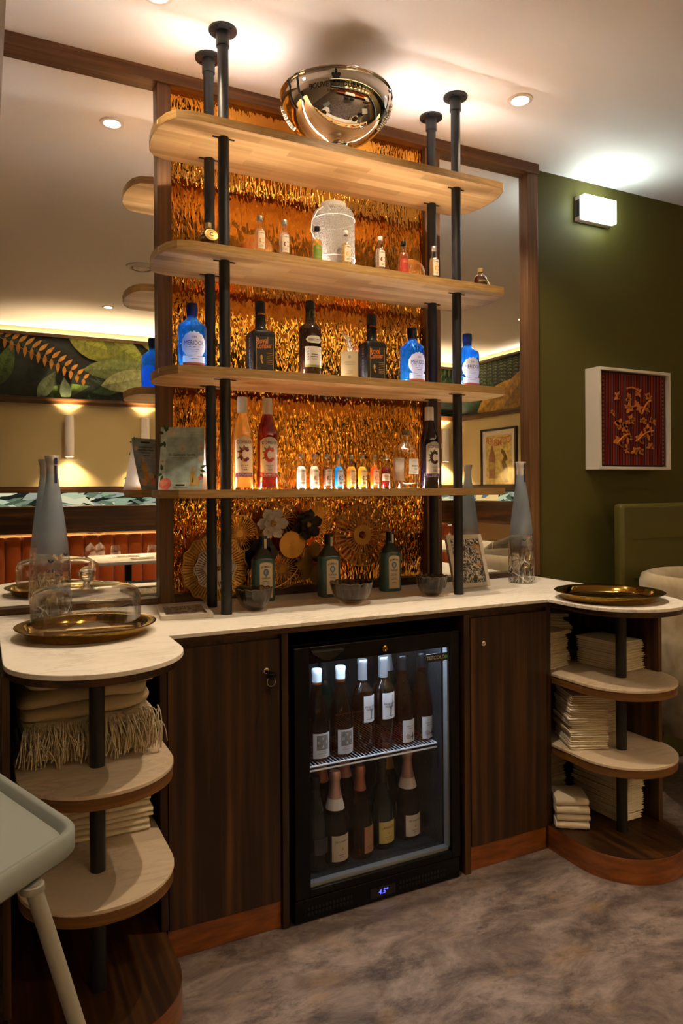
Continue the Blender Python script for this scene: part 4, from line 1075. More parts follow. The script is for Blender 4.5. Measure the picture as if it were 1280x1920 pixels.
# ---- black square liqueur bottles (shelf 3)
def royal(x, y, rz, label):
    t = thing('liqueur_bottle', label, 'bottle', (x, y, ZS[2]), rz, 'black square liqueur bottles')
    pr_ = [(0.0395, 0.0), (0.0415, 0.004), (0.0415, 0.134), (0.038, 0.144), (0.022, 0.153), (0.0185, 0.160), (0.0165, 0.215), (0.0165, 0.22)]
    MB().lathe(pr_, 40, mod=sq([9, 9, 9, 7, 3, 2, 2, 2]), capb=True).build('glass', M['roy'], t, angle=40)
    lathe_part(t, 'cap', [(0.0175, 0.212), (0.0178, 0.246), (0.016, 0.249), (0.0005, 0.249)], M['cap_black'])
    mb = MB(); mb.box(-0.030, 0.030, -0.0419, -0.0416, 0.008, 0.125)
    lb = mb.build('label', pbr('black_label', (0.012, 0.010, 0.009), 0.5), t)
    mb = MB(); ftext(mb, 'Royal', 0.028, -0.0423, -0.010, 0.110, 0.010, shear=0.2, xs=0.68, rot=0.10); ftext(mb, 'Combier', 0.025, -0.0423, -0.004, 0.093, 0.010, shear=0.2, xs=0.60, rot=0.10)
    mb.build('lettering', M['inkorange'], lb, flat=True)
    mb = MB(); wtext(mb, 'COMBIER', 0.008, 0.0183, 0.205, 0, 0.01); mb.build('neck_lettering', M['inkorange'], t, flat=True)
    mb = MB()
    for k in range(7): mb.add([(x0, -0.0423, 0.07 - 0.006 * k + zz) for x0, zz in ((0.006, 0), (0.026, 0), (0.026, 0.0012), (0.006, 0.0012))], [(0, 1, 2, 3)])
    for p in (ell(-0.012, 0.055, 0.004, 0.009), ell(-0.010, 0.040, 0.003, 0.006, 14, 0.5)): mb.add([(px, -0.0423, pz) for px, pz in p], [tuple(range(len(p)))])
    for b in ((-0.030, -0.029), (0.029, 0.030)): mb.add([(b[0], -0.0422, 0.008), (b[1], -0.0422, 0.008), (b[1], -0.0422, 0.125), (b[0], -0.0422, 0.125)], [(0, 1, 2, 3)])
    mb.build('gold_print', M['inkgold'], lb, flat=True)
    vs, fs = text2d('COMBIER 1834', 0.018, 0.004)
    mb = MB(); mb.add([(-0.0421, -0.012 + 0.5 * y, 0.07 + x * 0.95) if False else (-0.0421, y * 0.9 - 0.012, 0.069 + x * 0.95) for x, y in vs], fs)
    mb.build('side_lettering', pbr('embossed_grey', (0.10, 0.10, 0.11), 0.4), t, flat=True)
    return t
royal(0.840, 2.285, 0.0, 'black square liqueur bottle left of the tall brown bottle')
royal(1.268, 2.290, 0.0, 'black square liqueur bottle right of the small dried-flower bottle')

# ---- tall brown elixir bottle
t = thing('elixir_bottle', 'tall dark brown liqueur bottle with silver labels in the middle of the third shelf', 'bottle', (1.022, 2.285, ZS[2]), -0.05)
lathe_part(t, 'glass', [(0.0005, 0.0), (0.036, 0.0), (0.039, 0.004), (0.039, 0.165), (0.037, 0.178), (0.025, 0.190), (0.0165, 0.198), (0.0150, 0.24)], M['elix'])
lathe_part(t, 'cap', [(0.016, 0.232), (0.0165, 0.240), (0.0165, 0.268), (0.0145, 0.271), (0.0005, 0.271)], M['cap_black'])
RR = 0.0394; mb = MB()
wpatch(mb, RR, -0.033, 0.038, 0.045, 0.108, 14)
wpatch(mb, RR, -0.029, 0.034, lambda q: 0.132 - 0.0125 * (1 - abs(q) ** 5), lambda q: 0.132 + 0.0125 * (1 - abs(q) ** 5), 18)
lb = mb.build('label', pbr('silver_grey_label', (0.55, 0.50, 0.42), 0.5), t, flat=True)
mb = MB(); wpatch(mb, RR + 0.0002, -0.033, 0.038, 0.037, 0.045, 12); mb.build('green_band', pbr('olive_band', (0.30, 0.30, 0.06), 0.6), lb, flat=True)
mb = MB(); wtext(mb, 'COMBIER', 0.0075, RR + 0.0003, 0.132, 0.38, 0.006); bars(mb, RR + 0.0003, [(-0.022, -0.001, 0.130), (-0.022, -0.001, 0.133)], h=0.0014); bars(mb, RR + 0.0005, [(-0.009, 0.014, 0.0795), (-0.012, 0.017, 0.0715)], h=0.0025); wtext(mb, 'EXTRA', 0.006, RR + 0.0005, 0.064, 0.06)
wtext(mb, 'LIQUEUR', 0.006, RR + 0.0005, 0.041, 0.06, 0.003, xs=1.4)
for sx in (-1, 1):
    for k in range(5): wpoly(mb, leafpts(sx * 0.026 + 0.0025, 0.06 + 0.009 * k, 0.008, 0.003, R(90 + sx * 40)), RR + 0.0004, 0)
bars(mb, RR + 0.0003, [(-0.033, 0.038, 0.1065), (-0.033, 0.038, 0.046), (-0.018, 0.022, 0.126)])
mb.build('lettering', M['ink'], lb, flat=True)
mb = MB(); wpoly(mb, [(x + 0.0025, z) for x, z in ((-0.018, 0.09), (-0.02, 0.07), (-0.012, 0.058), (0, 0.052), (0.012, 0.058), (0.02, 0.07), (0.018, 0.09), (0, 0.096))], RR + 0.0003, 0); mb.build('crest', pbr('cream_crest', (0.72, 0.66, 0.54), 0.5), lb, flat=True)
mb = MB(); wpoly(mb, ell(0.002, 0, 0.0125, 0.0165, 18), 0.0168, 0.222); s = mb.build('neck_seal', pbr('olive_seal', (0.16, 0.15, 0.05), 0.5), t, flat=True)
mb = MB(); wpoly(mb, ell(0.002, 0, 0.0055, 0.0065, 14), 0.0170, 0.222); mb.build('seal_centre', M['ink'], s, flat=True)

# ---- small flacon with card and dried feather
t = thing('flacon', 'small glass flacon with a kraft card and dried plume on the third shelf', 'bottle', (1.172, 2.285, ZS[2]), face(1.172, 2.285))
lathe_part(t, 'glass', [(0.026, 0.0), (0.029, 0.004), (0.033, 0.06), (0.030, 0.085), (0.012, 0.098), (0.012, 0.11)], thin('cut_glass', (0.9, 0.9, 0.92), 1.7, 0.0, (120, 1.0)))
c = MB().box(-0.027, 0.033, -0.036, -0.0353, 0.004, 0.103).build('card', paper('kraft_card', (0.52, 0.42, 0.25), 0.2), t)
mb = MB()
for k, (w_, z) in enumerate(((0.016, 0.066), (0.020, 0.061), (0.014, 0.055), (0.010, 0.034), (0.010, 0.030), (0.010, 0.026), (0.018, 0.010))): mb.add([(0.003 - w_, -0.0364, z), (0.003 + w_, -0.0364, z), (0.003 + w_, -0.0364, z + 0.0012), (0.003 - w_, -0.0364, z + 0.0012)], [(0, 1, 2, 3)])
mb.add([(0.003 + x, -0.0364, 0.083 + z) for x, z in ell(0, 0, 0.005, 0.006)], [tuple(range(14))])
mb.build('card_print', M['inkgrey'], c, flat=True)
mb = MB(); rs = random.Random(9)
for k in range(90):
    q = rs.random(); bx, bz = 0.006 - 0.018 * q * q, 0.100 + 0.062 * q
    a = rs.uniform(0, 2 * PI); l = 0.016 * (1 - 0.55 * q)
    mb.tube([(bx, -0.01, bz), (bx + l * 0.6 * math.cos(a), -0.01 + l * 0.6 * math.sin(a), bz + 0.010), (bx + l * math.cos(a), -0.01 + l * math.sin(a), bz + 0.012)], 0.0012, 4)
mb.tube([(0.006, -0.01, 0.09), (-0.002, -0.01, 0.14), (-0.022, -0.01, 0.178)], 0.0035, 6)
stuff(mb.build('plume', pbr('dried_plume', (0.52, 0.42, 0.34), 0.95), t))
mb = MB(); mb.lathe([(0.0005, -0.011), (0.008, -0.008), (0.011, 0), (0.008, 0.008), (0.0005, 0.011)], 14, (0.026, -0.01, 0.112)); mb.build('dried_bud', pbr('dried_bud', (0.40, 0.13, 0.05), 0.9), t)

# ---- tall liqueur bottles on the lit shelf
def fruit_c(lb, RR, zc, s, cols):
    """a C built from fruit and leaves"""
    parts = {}
    def P_(k): return parts.setdefault(k, MB())
    for i in range(11):
        a = R(50 + 260 * i / 10); wpoly(P_(cols[i % len(cols)]), ell(s * 0.75 * math.cos(a), s * math.sin(a), s * 0.33, s * 0.3, 10), RR + 0.0004 + 0.00003 * i, zc)
    for (a, l) in ((95, .6), (130, .7), (160, .6), (205, .7), (60, .5)):
        q = R(a); wpoly(P_('inkgreen'), leafpts(s * 0.85 * math.cos(q), s * 1.05 * math.sin(q), s * l, s * 0.34, q), RR + 0.00045, zc)
    for k, mb in parts.items(): mb.build('fruit_print', M[k], lb, flat=True)
def combier(x, y, rz, liq, band, text, cols, label, solid=False):
    t = thing('liqueur_bottle', label, 'bottle', (x, y, ZS[3]), rz, 'tall fruit liqueur bottles')
    P1 = [(0.0325, 0.0), (0.0355, 0.004), (0.0358, 0.172), (0.034, 0.19), (0.022, 0.232), (0.0158, 0.256)]
    if solid:
        MB().lathe(P1, 32, capb=True).build('glass', liq, t, angle=50)
    else:
        MB().lathe(P1, 32).build('glass', M['glass'], t, angle=50)
        MB().lathe([(r - 0.0022, z + 0.006) for r, z in P1[:-1]] + [(0.0135, 0.252), (0.0003, 0.252)], 32).build('liquid', liq, t, angle=50)
    lathe_part(t, 'cap', [(0.0162, 0.250), (0.0168, 0.254), (0.0168, 0.300), (0.0155, 0.304), (0.0005, 0.304)], M['cap_white'])
    RR = 0.0364; mb = MB(); wpatch(mb, RR, -0.033, 0.033, 0.047, lambda q: 0.160 + 0.013 * (1 - q * q), 14)
    lb = mb.build('label', M['label'], t, flat=True)
    mb = MB(); wtext(mb, 'COMBIER', 0.0150, RR + 0.0004, 0.1535, 0, 0.0, xs=0.86); wtext(mb, 'LIQUEUR', 0.006, RR + 0.0004, 0.077, 0, 0.004, arc=-14); wtext(mb, '1834', 0.0078, RR + 0.0004, 0.064, 0, 0.012)
    bars(mb, RR + 0.0004, [(-0.007, 0.007, 0.0705)]); mb.build('lettering', M['ink'], lb, flat=True)
    mb = MB(); wpatch(mb, RR + 0.0003, -0.032, 0.030, 0.040, 0.054, 12); bd = mb.build('flavour_band', M[band], lb, flat=True)
    mb = MB(); wtext(mb, text, 0.0078, RR + 0.0006, 0.0480, 0, 0.014, xs=(0.62 if len(text) > 12 else 1.0)); bars(mb, RR + 0.0006, [(-0.022, 0.022, 0.0425)], h=0.001); mb.build('band_lettering', M['labelw'], bd, flat=True)
    fruit_c(lb, RR, 0.114, 0.019, cols)
    return t
LQ_Y = cloudy('passion_liqueur', (0.98, 0.68, 0.16), 0.72); LQ_R = cloudy('raspberry_liqueur', (0.50, 0.010, 0.014), 0.86)
M['fr_red'] = pbr('raspberry_print', (0.45, 0.03, 0.02), 0.5); M['fr_plum'] = pbr('plum_print', (0.13, 0.015, 0.03), 0.5); M['fr_or'] = pbr('passion_print', (0.62, 0.22, 0.05), 0.5); M['fr_black'] = pbr('currant_print', (0.02, 0.006, 0.012), 0.5)
M['bandred'] = pbr('red_band', (0.45, 0.06, 0.04), 0.5); M['bandviolet'] = pbr('violet_band', (0.06, 0.025, 0.07), 0.5)
combier(0.7711, 2.275, -0.12, LQ_Y, 'plum', 'FRUIT DE LA PASSION', ['fr_plum', 'fr_plum', 'fr_or'], 'tall yellow passion fruit liqueur bottle beside the left front pole')
combier(0.8588, 2.275, -0.15, LQ_R, 'bandred', 'FRAMBOISE', ['fr_red', 'bandred', 'fr_red'], 'tall red raspberry liqueur bottle right of the yellow one')
combier(1.5039, 2.275, 0.0, M['cassis'], 'bandviolet', 'CASSIS', ['fr_black', 'fr_black', 'fr_plum'], 'tall dark blackcurrant liqueur bottle in front of the right rear pole', solid=True)

# ---- clear vodka flask bottle
t = thing('vodka_bottle', 'round-shouldered clear spirit bottle with a small white label left of the dark liqueur', 'bottle', (1.4055, 2.285, ZS[3]), 0.10)
lathe_part(t, 'glass', [(0.0005, 0.006), (0.038, 0.004), (0.044, 0.0), (0.0465, 0.006), (0.0465, 0.125), (0.044, 0.140), (0.036, 0.154), (0.020, 0.166), (0.0155, 0.170), (0.0155, 0.200), (0.018, 0.202), (0.018, 0.208)], thin('clear_bottle_glass', (0.95, 0.95, 0.95), 1.62), 40)
lathe_part(t, 'inner_wall', [(0.0005, 0.018), (0.036, 0.016), (0.0425, 0.020), (0.0425, 0.124), (0.040, 0.137), (0.033, 0.150), (0.017, 0.162), (0.013, 0.168), (0.013, 0.2)], thin('clear_bottle_inner', (0.95, 0.93, 0.90), 1.33), 40)
lathe_part(t, 'cork', [(0.0005, 0.196), (0.014, 0.196), (0.0145, 0.209), (0.0175, 0.209), (0.0175, 0.216), (0.0005, 0.216)], pbr('cork', (0.22, 0.13, 0.05), 0.7))
mb = MB(); wpatch(mb, 0.0470, -0.018, 0.040, 0.052, 0.108, 10); lb = mb.build('label', M['labelw'], t, flat=True)
mb = MB(); wtext(mb, 'MARIE LERE', 0.0085, 0.0474, 0.082, 0.24, 0.010, xs=0.8); wtext(mb, 'VODKA', 0.0055, 0.0474, 0.071, 0.30, 0.01); bars(mb, 0.0474, [(-0.004, 0.02, 0.099), (-0.002, 0.028, 0.057)], h=0.0006); mb.build('lettering', M['ink'], lb, flat=True)
mb = MB(); wpatch(mb, 0.0470, -0.022, 0.022, 0.03, 0.115, 8, a0=PI * 0.98); mb.build('back_label', M['labelw'], t, flat=True)

# ---- miniatures
def mini(x, y, z, liq, capm, lab, inkm, label, group, rz=0.0, fill=0.078, sh=1.0, lw=0.0125, lz=(0.012, 0.066), letter='C', name='miniature_bottle'):
    t = thing(name, label, 'bottle', (x, y, z), rz, group)
    P1 = [(0.0155, 0.0), (0.0172, 0.003), (0.0175, 0.062), (0.0165, 0.072), (0.010, 0.085), (0.0078, 0.090), (0.0078, 0.108)]
    MB().lathe(P1, 24).build('glass', M['glass'], t, angle=50)
    if liq: MB().lathe([(0.0140, 0.005), (0.0157, 0.008), (0.0160, 0.062), (0.0150, 0.071), (0.0098, min(fill, 0.083)), (0.0002, min(fill, 0.083))], 24).build('liquid', liq, t, angle=50)
    lathe_part(t, 'cap', [(0.0084, 0.106), (0.0092, 0.107), (0.0092, 0.119), (0.0085, 0.121), (0.0005, 0.121)], M[capm], 20)
    RR = 0.01785; mb = MB(); wpatch(mb, RR, -lw, lw, lz[0], lambda q: lz[1] + 0.003 * (1 - q * q), 8)
    lb = mb.build('label', lab, t, flat=True)
    mb = MB()
    if letter:
        wtext(mb, letter, 0.026, RR + 0.0003, (lz[0] + lz[1]) / 2 - 0.002, 0, 0.03); mb.build('letter_mark', inkm, lb, flat=True)
    mb = MB(); 
    if letter: wtext(mb, 'COMBIER', 0.0055, RR + 0.0003, lz[1] - 0.004, 0, 0.004)
    else: bars(mb, RR + 0.0003, [(-0.008, 0.010, lz[1] - 0.010), (-0.006, 0.008, lz[1] - 0.0065)], h=0.002)
    bars(mb, RR + 0.0003, [(-0.006, 0.006, lz[0] + 0.010), (-0.005, 0.005, lz[0] + 0.006)]); mb.build('lettering', M['ink'] if letter else M['inkgold'], lb, flat=True)
    return t
def lq(n, c, clr=0.35): return cloudy('liqueur_' + n, c, clr)
def ik(n, c): return pbr('mark_' + n, c, 0.5)
G4 = 'row of lit miniature bottles'
LBM = paper('miniature_label', (0.86, 0.78, 0.62), 0.4)
minis4 = [(0.996, lq('clear', (0.96, 0.95, 0.93), 0.55), ik('pale', (0.75, 0.62, 0.52)), 'miniature of clear liqueur, first from the left in the lit row'),
          (1.046, lq('cream', (0.95, 0.88, 0.72), 0.45), ik('orange', (0.70, 0.22, 0.04)), 'miniature of pale liqueur with an orange letter, second in the lit row'),
          (1.096, lq('brown', (0.16, 0.035, 0.008), 0.4), ik('brown', (0.28, 0.08, 0.04)), 'miniature of dark brown liqueur, third in the lit row'),
          (1.142, lq('blue', (0.02, 0.38, 0.80), 0.4), ik('blue', (0.05, 0.22, 0.55)), 'miniature of blue liqueur in the lit row'),
          (1.191, lq('amber', (0.80, 0.38, 0.02), 0.4), ik('gold', (0.68, 0.36, 0.05)), 'miniature of amber liqueur right of the blue one'),
          (1.237, lq('yellow', (0.95, 0.68, 0.06), 0.4), ik('darkgreen', (0.10, 0.14, 0.03)), 'miniature of yellow liqueur with a dark letter in the lit row'),
          (1.287, lq('orange', (0.80, 0.16, 0.01), 0.4), ik('tangerine', (0.75, 0.25, 0.06)), 'miniature of bright orange liqueur in the lit row')]
for x, l_, i_, lab in minis4: mini(x * 0.985, 2.275, ZS[3], l_, 'cap_alu', LBM, i_, lab, G4, rz=0.0)
mini(1.3138, 2.275, ZS[3], lq('ruby', (0.20, 0.008, 0.010), 0.4), 'cap_alu', LBM, ik('x', (0.5, 0.1, 0.06)), 'miniature of dark red liqueur with a wide label, last in the lit row', G4, rz=-0.35, lz=(0.028, 0.052), lw=0.017, letter='')
ZB = ZS[1]
LQP = lq('palegold', (0.94, 0.80, 0.50), 0.85); LQC = lq('water', (0.97, 0.96, 0.94), 0.88)
OR = ik('lemon', (0.72, 0.34, 0.02)); PL = ik('cherry', (0.22, 0.02, 0.06))
G2 = 'miniature bottles on the second shelf'
mini(0.808, 2.195, ZB, LQP, 'cap_alu', LBM, OR, 'miniature bottle in front of the left amber glass ball', G2, rz=-0.02)
mini(0.892, 2.195, ZB, LQC, 'cap_alu', LBM, PL, 'clear miniature bottle between the left amber ball and the lantern', G2, rz=-0.02)
mini(1.012, 2.20, ZB, lq('gold', (0.88, 0.60, 0.18), 0.8), 'cap_black', pbr('green_label', (0.14, 0.24, 0.03), 0.5), M['inkgold'], 'miniature with a green label and black cap before the lantern', G2, rz=-0.25, lz=(0.006, 0.052), lw=0.017, letter='', sh=0.9)
mini(1.118, 2.195, ZB, LQP, 'cap_white', LBM, OR, 'miniature with a pale cap in front of the white lantern', G2)
mini(1.252, 2.195, ZB, LQC, 'cap_white', LBM, PL, 'clear miniature bottle just right of the lantern', G2)
mini(1.350, 2.200, ZB, lq('whisky', (0.84, 0.38, 0.06), 0.8), 'cap_black', pbr('red_label', (0.40, 0.035, 0.022), 0.5), M['inkgold'], 'miniature with a red label and black cap by the right amber ball', G2, rz=-0.2, lz=(0.006, 0.052), lw=0.017, letter='')
mini(1.480, 2.20, ZB, LQP, 'cap_alu', LBM, OR, 'miniature bottle in front of the right rear pole', G2)

# round flask miniatures
def flask(x, y, rz, label, medal, word):
    t = thing('flask_miniature', label, 'bottle', (x, y, ZB), rz, 'round brandy miniatures')
    b = [(0.016, 0.0), (0.023, 0.003), (0.026, 0.012), (0.026, 0.028), (0.022, 0.041), (0.012, 0.050), (0.009, 0.054), (0.009, 0.060)]
    MB().lathe(b, 28).build('glass', M['glass'], t, angle=50)
    MB().lathe([(r * 0.93, z) for r, z in b[:-2]] + [(0.0003, 0.05)], 28).build('liquid', cloudy('cognac_' + word, (0.22, 0.05, 0.006), 0.5), t, angle=50)
    lathe_part(t, 'cap', [(0.0098, 0.058), (0.0105, 0.059), (0.0105, 0.074), (0.0005, 0.075)], pbr('pale_gold_cap', (0.62, 0.50, 0.26), 0.35, 0.6), 20)
    mb = MB(); wpatch(mb, 0.0265, -0.018, 0.018, 0.014, 0.031, 8, a0=(-0.9 if medal else 0.0)); lb = mb.build('label', pbr('black_gold_label_' + word, (0.03, 0.022, 0.012), 0.4), t, flat=True)
    mb = MB(); wtext(mb, word, 0.0105, 0.0268, 0.0225, (-0.9 if medal else 0.0), 0.02); mb.build('lettering', M['inkgold'], lb, flat=True)
    if medal:
        md = MB().lathe([(0.0005, 0.0012), (0.018, 0.0012), (0.021, 0.0), (0.0005, -0.001)], 30, mod=lambda a, j, r, z: (r * (1 + (0.03 * math.cos(16 * a) if j == 2 else 0)), z)).build('medallion', M['inkgold'], t, (0.006, -0.030, 0.030), rot=(R(70), 0, 0.15))
        mb = MB(); vs, fs = text2d('C', 0.018, 0.03); mb.add([(x_, y_, 0.0015) for x_, y_ in vs], fs); mb.tube([(0.0155 * math.cos(2 * PI * i / 28), 0.0155 * math.sin(2 * PI * i / 28), 0.0013) for i in range(28)], 0.0004, 4, closed=True); mb.build('medallion_letter', M['ink'], md)
    else:
        MB().tube([(0.012, -0.004, 0.050), (0.022, -0.006, 0.035), (0.034, -0.006, 0.012), (0.038, -0.006, 0.002)], [0.001, 0.0016, 0.002, 0.0022], 6).build('ribbon_tag', M['label'], t)
flask(0.640, 2.205, -0.15, 'round brandy miniature with a gold medallion beside the left rear pole', True, 'UN')
flask(1.700, 2.215, -0.3, 'round brandy miniature with a ribbon tag right of the right poles', False, 'HAHN')

# amber balls and lantern
AMB = cloudy('amber_ball_glass', (0.95, 0.54, 0.14), 0.78)
for x, lb in ((0.850, 'amber glass ball behind the leftmost miniature on the second shelf'), (1.470, 'amber glass ball near the right poles on the second shelf')):
    tag(MB().lathe([(0.057 * math.sin(R(10 + 170 * i / 20)), 0.0565 - 0.057 * math.cos(R(10 + 170 * i / 20))) for i in range(21)], 36).build('glass_ball', AMB, loc=(x, 2.345, ZB + 0.0005)), lb, 'ball', 'amber glass balls')
def mk_perf():
    m, nt, out = newmat('perforated_white_metal')
    tc = nd(nt, 'TexCoord'); v = nd(nt, 'TexVoronoi', {'Vector': tc.outputs['Object'], 'Scale': 340.0})
    r_ = ramp(nt, v.outputs[0], [(0.36, (1, 1, 1)), (0.42, (0, 0, 0))])
    d = nd(nt, 'BsdfDiffuse', {'Color': (0.30, 0.275, 0.24)}); s = nd(nt, 'BsdfTranslucent', {'Color': (0.25, 0.225, 0.20)}); ds = nd(nt, 'MixShader', {0: 0.12, 1: d, 2: s}); tr = nd(nt, 'BsdfTransparent')
    mx = nd(nt, 'MixShader', {0: r_, 1: ds, 2: tr}); nt.links.new(mx.outputs[0], out.inputs[0]); return m
t = thing('lantern', 'white perforated metal lantern with a wire handle on the second shelf', 'lantern', (1.128, 2.312, ZB + 0.001))
PERF = mk_perf()
MB().lathe([(0.074, 0.0), (0.0755, 0.01), (0.0755, 0.195)], 48).build('perforated_body', PERF, t)
MB().lathe([(0.0755, 0.195), (0.074, 0.212), (0.066, 0.226), (0.050, 0.234)], 48).build('perforated_shoulder', PERF, t)
MB().lathe([(0.050, 0.232), (0.051, 0.238), (0.046, 0.239), (0.046, 0.252), (0.040, 0.255), (0.0005, 0.256)], 40).build('lid', M['whitemetal'], t)
for z in (0.003, 0.052, 0.193): MB().tube([(0.0765 * math.cos(2 * PI * i / 40), 0.0765 * math.sin(2 * PI * i / 40), z) for i in range(40)], 0.0016, 6, closed=True).build('ring', M['white'], t)
MB().tube([(-0.060, -0.04, 0.222), (-0.085, -0.05, 0.200), (-0.108, -0.055, 0.160), (-0.112, -0.055, 0.125), (-0.098, -0.05, 0.105), (-0.076, -0.03, 0.10)], 0.0016, 6).build('wire_handle', M['white'], t)
mb = MB()
for i in range(9):
    for s in (-1, 1):
        x0 = -0.035 + i * 0.0085; mb.tube([(x0, -0.064, 0.206), (x0 + s * 0.014, -0.060, 0.228)], 0.0009, 4)
mb.build('mesh_window', M['darkmetal'], t)

# ---------------------------------------------------------------- gin bottles on the counter
def bombay(x, y, rz, label):
    t = thing('gin_bottle', label, 'bottle', (x, y, K), rz, 'teal gin bottles on the counter')
    P1 = [(0.036, 0.0), (0.0385, 0.004), (0.0385, 0.148), (0.034, 0.158), (0.017, 0.186), (0.0145, 0.192), (0.0145, 0.205)]
    MB().lathe(P1, 36, mod=sq([5, 5, 5, 4, 2, 2, 2]), sy=0.82, capb=True).build('glass', M['bombay'], t, angle=40)
    lathe_part(t, 'cap', [(0.0155, 0.196), (0.0160, 0.230), (0.0150, 0.232), (0.0005, 0.232)], M['cap_black'])
    y0 = -0.0321; mb = MB()
    def lab(w_, z0, zt, e): return [(-w_, y0 - e, z0), (w_, y0 - e, z0), (w_, y0 - e, zt)] + [(w_ * math.cos(R(180 * i / 8)), y0 - e, zt + w_ * 0.35 * math.sin(R(180 * i / 8))) for i in range(1, 8)] + [(-w_, y0 - e, zt)]
    p = lab(0.0245, 0.012, 0.132, 0.0004); mb.add(p, [tuple(range(len(p)))]); gb = mb.build('label_border', M['inkgold'], t, flat=True)
    mb = MB(); p = lab(0.0228, 0.0137, 0.1305, 0.0007); mb.add(p, [tuple(range(len(p)))]); lb = mb.build('label', pbr('gin_label_paper', (0.66, 0.58, 0.44), 0.6), t, flat=True)
    mb = MB(); ftext(mb, 'BOMBAY', 0.0105, y0 - 0.001, 0, 0.124, 0.012, xs=0.88, arc=9); ftext(mb, 'SAPPHIRE', 0.0095, y0 - 0.001, 0, 0.082, 0.010, xs=0.80, arc=-8)
    for w_, z in ((0.013, 0.071), (0.012, 0.067), (0.014, 0.062), (0.010, 0.052), (0.013, 0.047), (0.009, 0.036)): mb.add([(-w_, y0 - 0.001, z), (w_, y0 - 0.001, z), (w_, y0 - 0.001, z + 0.0012), (-w_, y0 - 0.001, z + 0.0012)], [(0, 1, 2, 3)])
    mb.build('lettering', M['ink'], lb, flat=True)
    mb = MB(); p = [(x_, y0 - 0.001, z_) for x_, z_ in ell(0, 0.104, 0.0105, 0.0125, 18)]; mb.add(p, [tuple(range(18))]); p = [(x_, y0 - 0.001, z_) for x_, z_ in ell(0, 0.089, 0.0025, 0.003)]; mb.add(p, [tuple(range(14))])
    cr_ = mb.build('portrait_oval', pbr('sapphire_blue', (0.10, 0.20, 0.34), 0.5), lb, flat=True)
    mb = MB(); p = [(x_, y0 - 0.0013, z_) for x_, z_ in ell(0, 0.104, 0.0055, 0.008, 14)]; mb.add(p, [tuple(range(14))]); mb.build('portrait', pbr('pale_portrait', (0.42, 0.48, 0.50), 0.5), cr_, flat=True)
    mb = MB(); wpatch(mb, 0.0164, 0.000, 0.012, 0.188, 0.222, 4); s = mb.build('tax_strip', M['label'], t, flat=True)
    return t
bombay(0.905, 2.452, 0.0, 'teal gin bottle left of the three on the counter')
bombay(1.157, 2.430, 0.0, 'teal gin bottle in the middle, behind the widest glass bowl')
bombay(1.431, 2.448, 0.0, 'teal gin bottle right of the three, before the big gold wheel')

# smoked glass bowls
def gbowl(x, y, s, label):
    t = thing('glass_bowl', label, 'bowl', (x, y, K + 0.0005), 0, 'smoked glass bowls')
    prof = [(0.0005, 0.003), (0.022, 0.003), (0.026, 0.0), (0.030, 0.004), (0.046, 0.022), (0.054, 0.042), (0.0575, 0.062), (0.0585, 0.070)]
    k = len(prof)
    def mod(a, j, r, z):
        q = max(0, (j - 3) / (k - 4)); l = abs(math.sin(6 * a))
        return (r * (1 + 0.10 * q * (l - 0.5)), z + (0.005 * l if j == k - 1 else 0) * 1.0)
    b = MB().lathe([(r * s, z * (0.92 + 0.08 * s)) for r, z in prof], 96, mod=mod).build('bowl_wall', M['smoke'], t)
    MB().lathe([(r * s * 0.955, z * (0.92 + 0.08 * s) + 0.001) for r, z in prof], 96, mod=mod).build('inner_wall', M['smoke'], t)
    rim = []
    for i in range(96):
        a = 2 * PI * i / 96; rr, zz = mod(a, k - 1, prof[-1][0] * s, prof[-1][1] * (0.92 + 0.08 * s)); rim.append((rr * 0.98 * math.cos(a), rr * 0.98 * math.sin(a), zz))
    MB().tube(rim, 0.0016, 6, closed=True).build('scalloped_rim', SMK, t)
    return t
SMK = pbr('smoked_rim_glass', (0.10, 0.075, 0.055), 0.08)
gbowl(0.803, 2.262, 1.0, 'small smoked glass bowl beside the left front pole')
gbowl(1.151, 2.235, 1.26, 'widest smoked glass bowl, in the middle of the counter')
gbowl(1.497, 2.255, 1.0, 'small smoked glass bowl left of the right front pole')

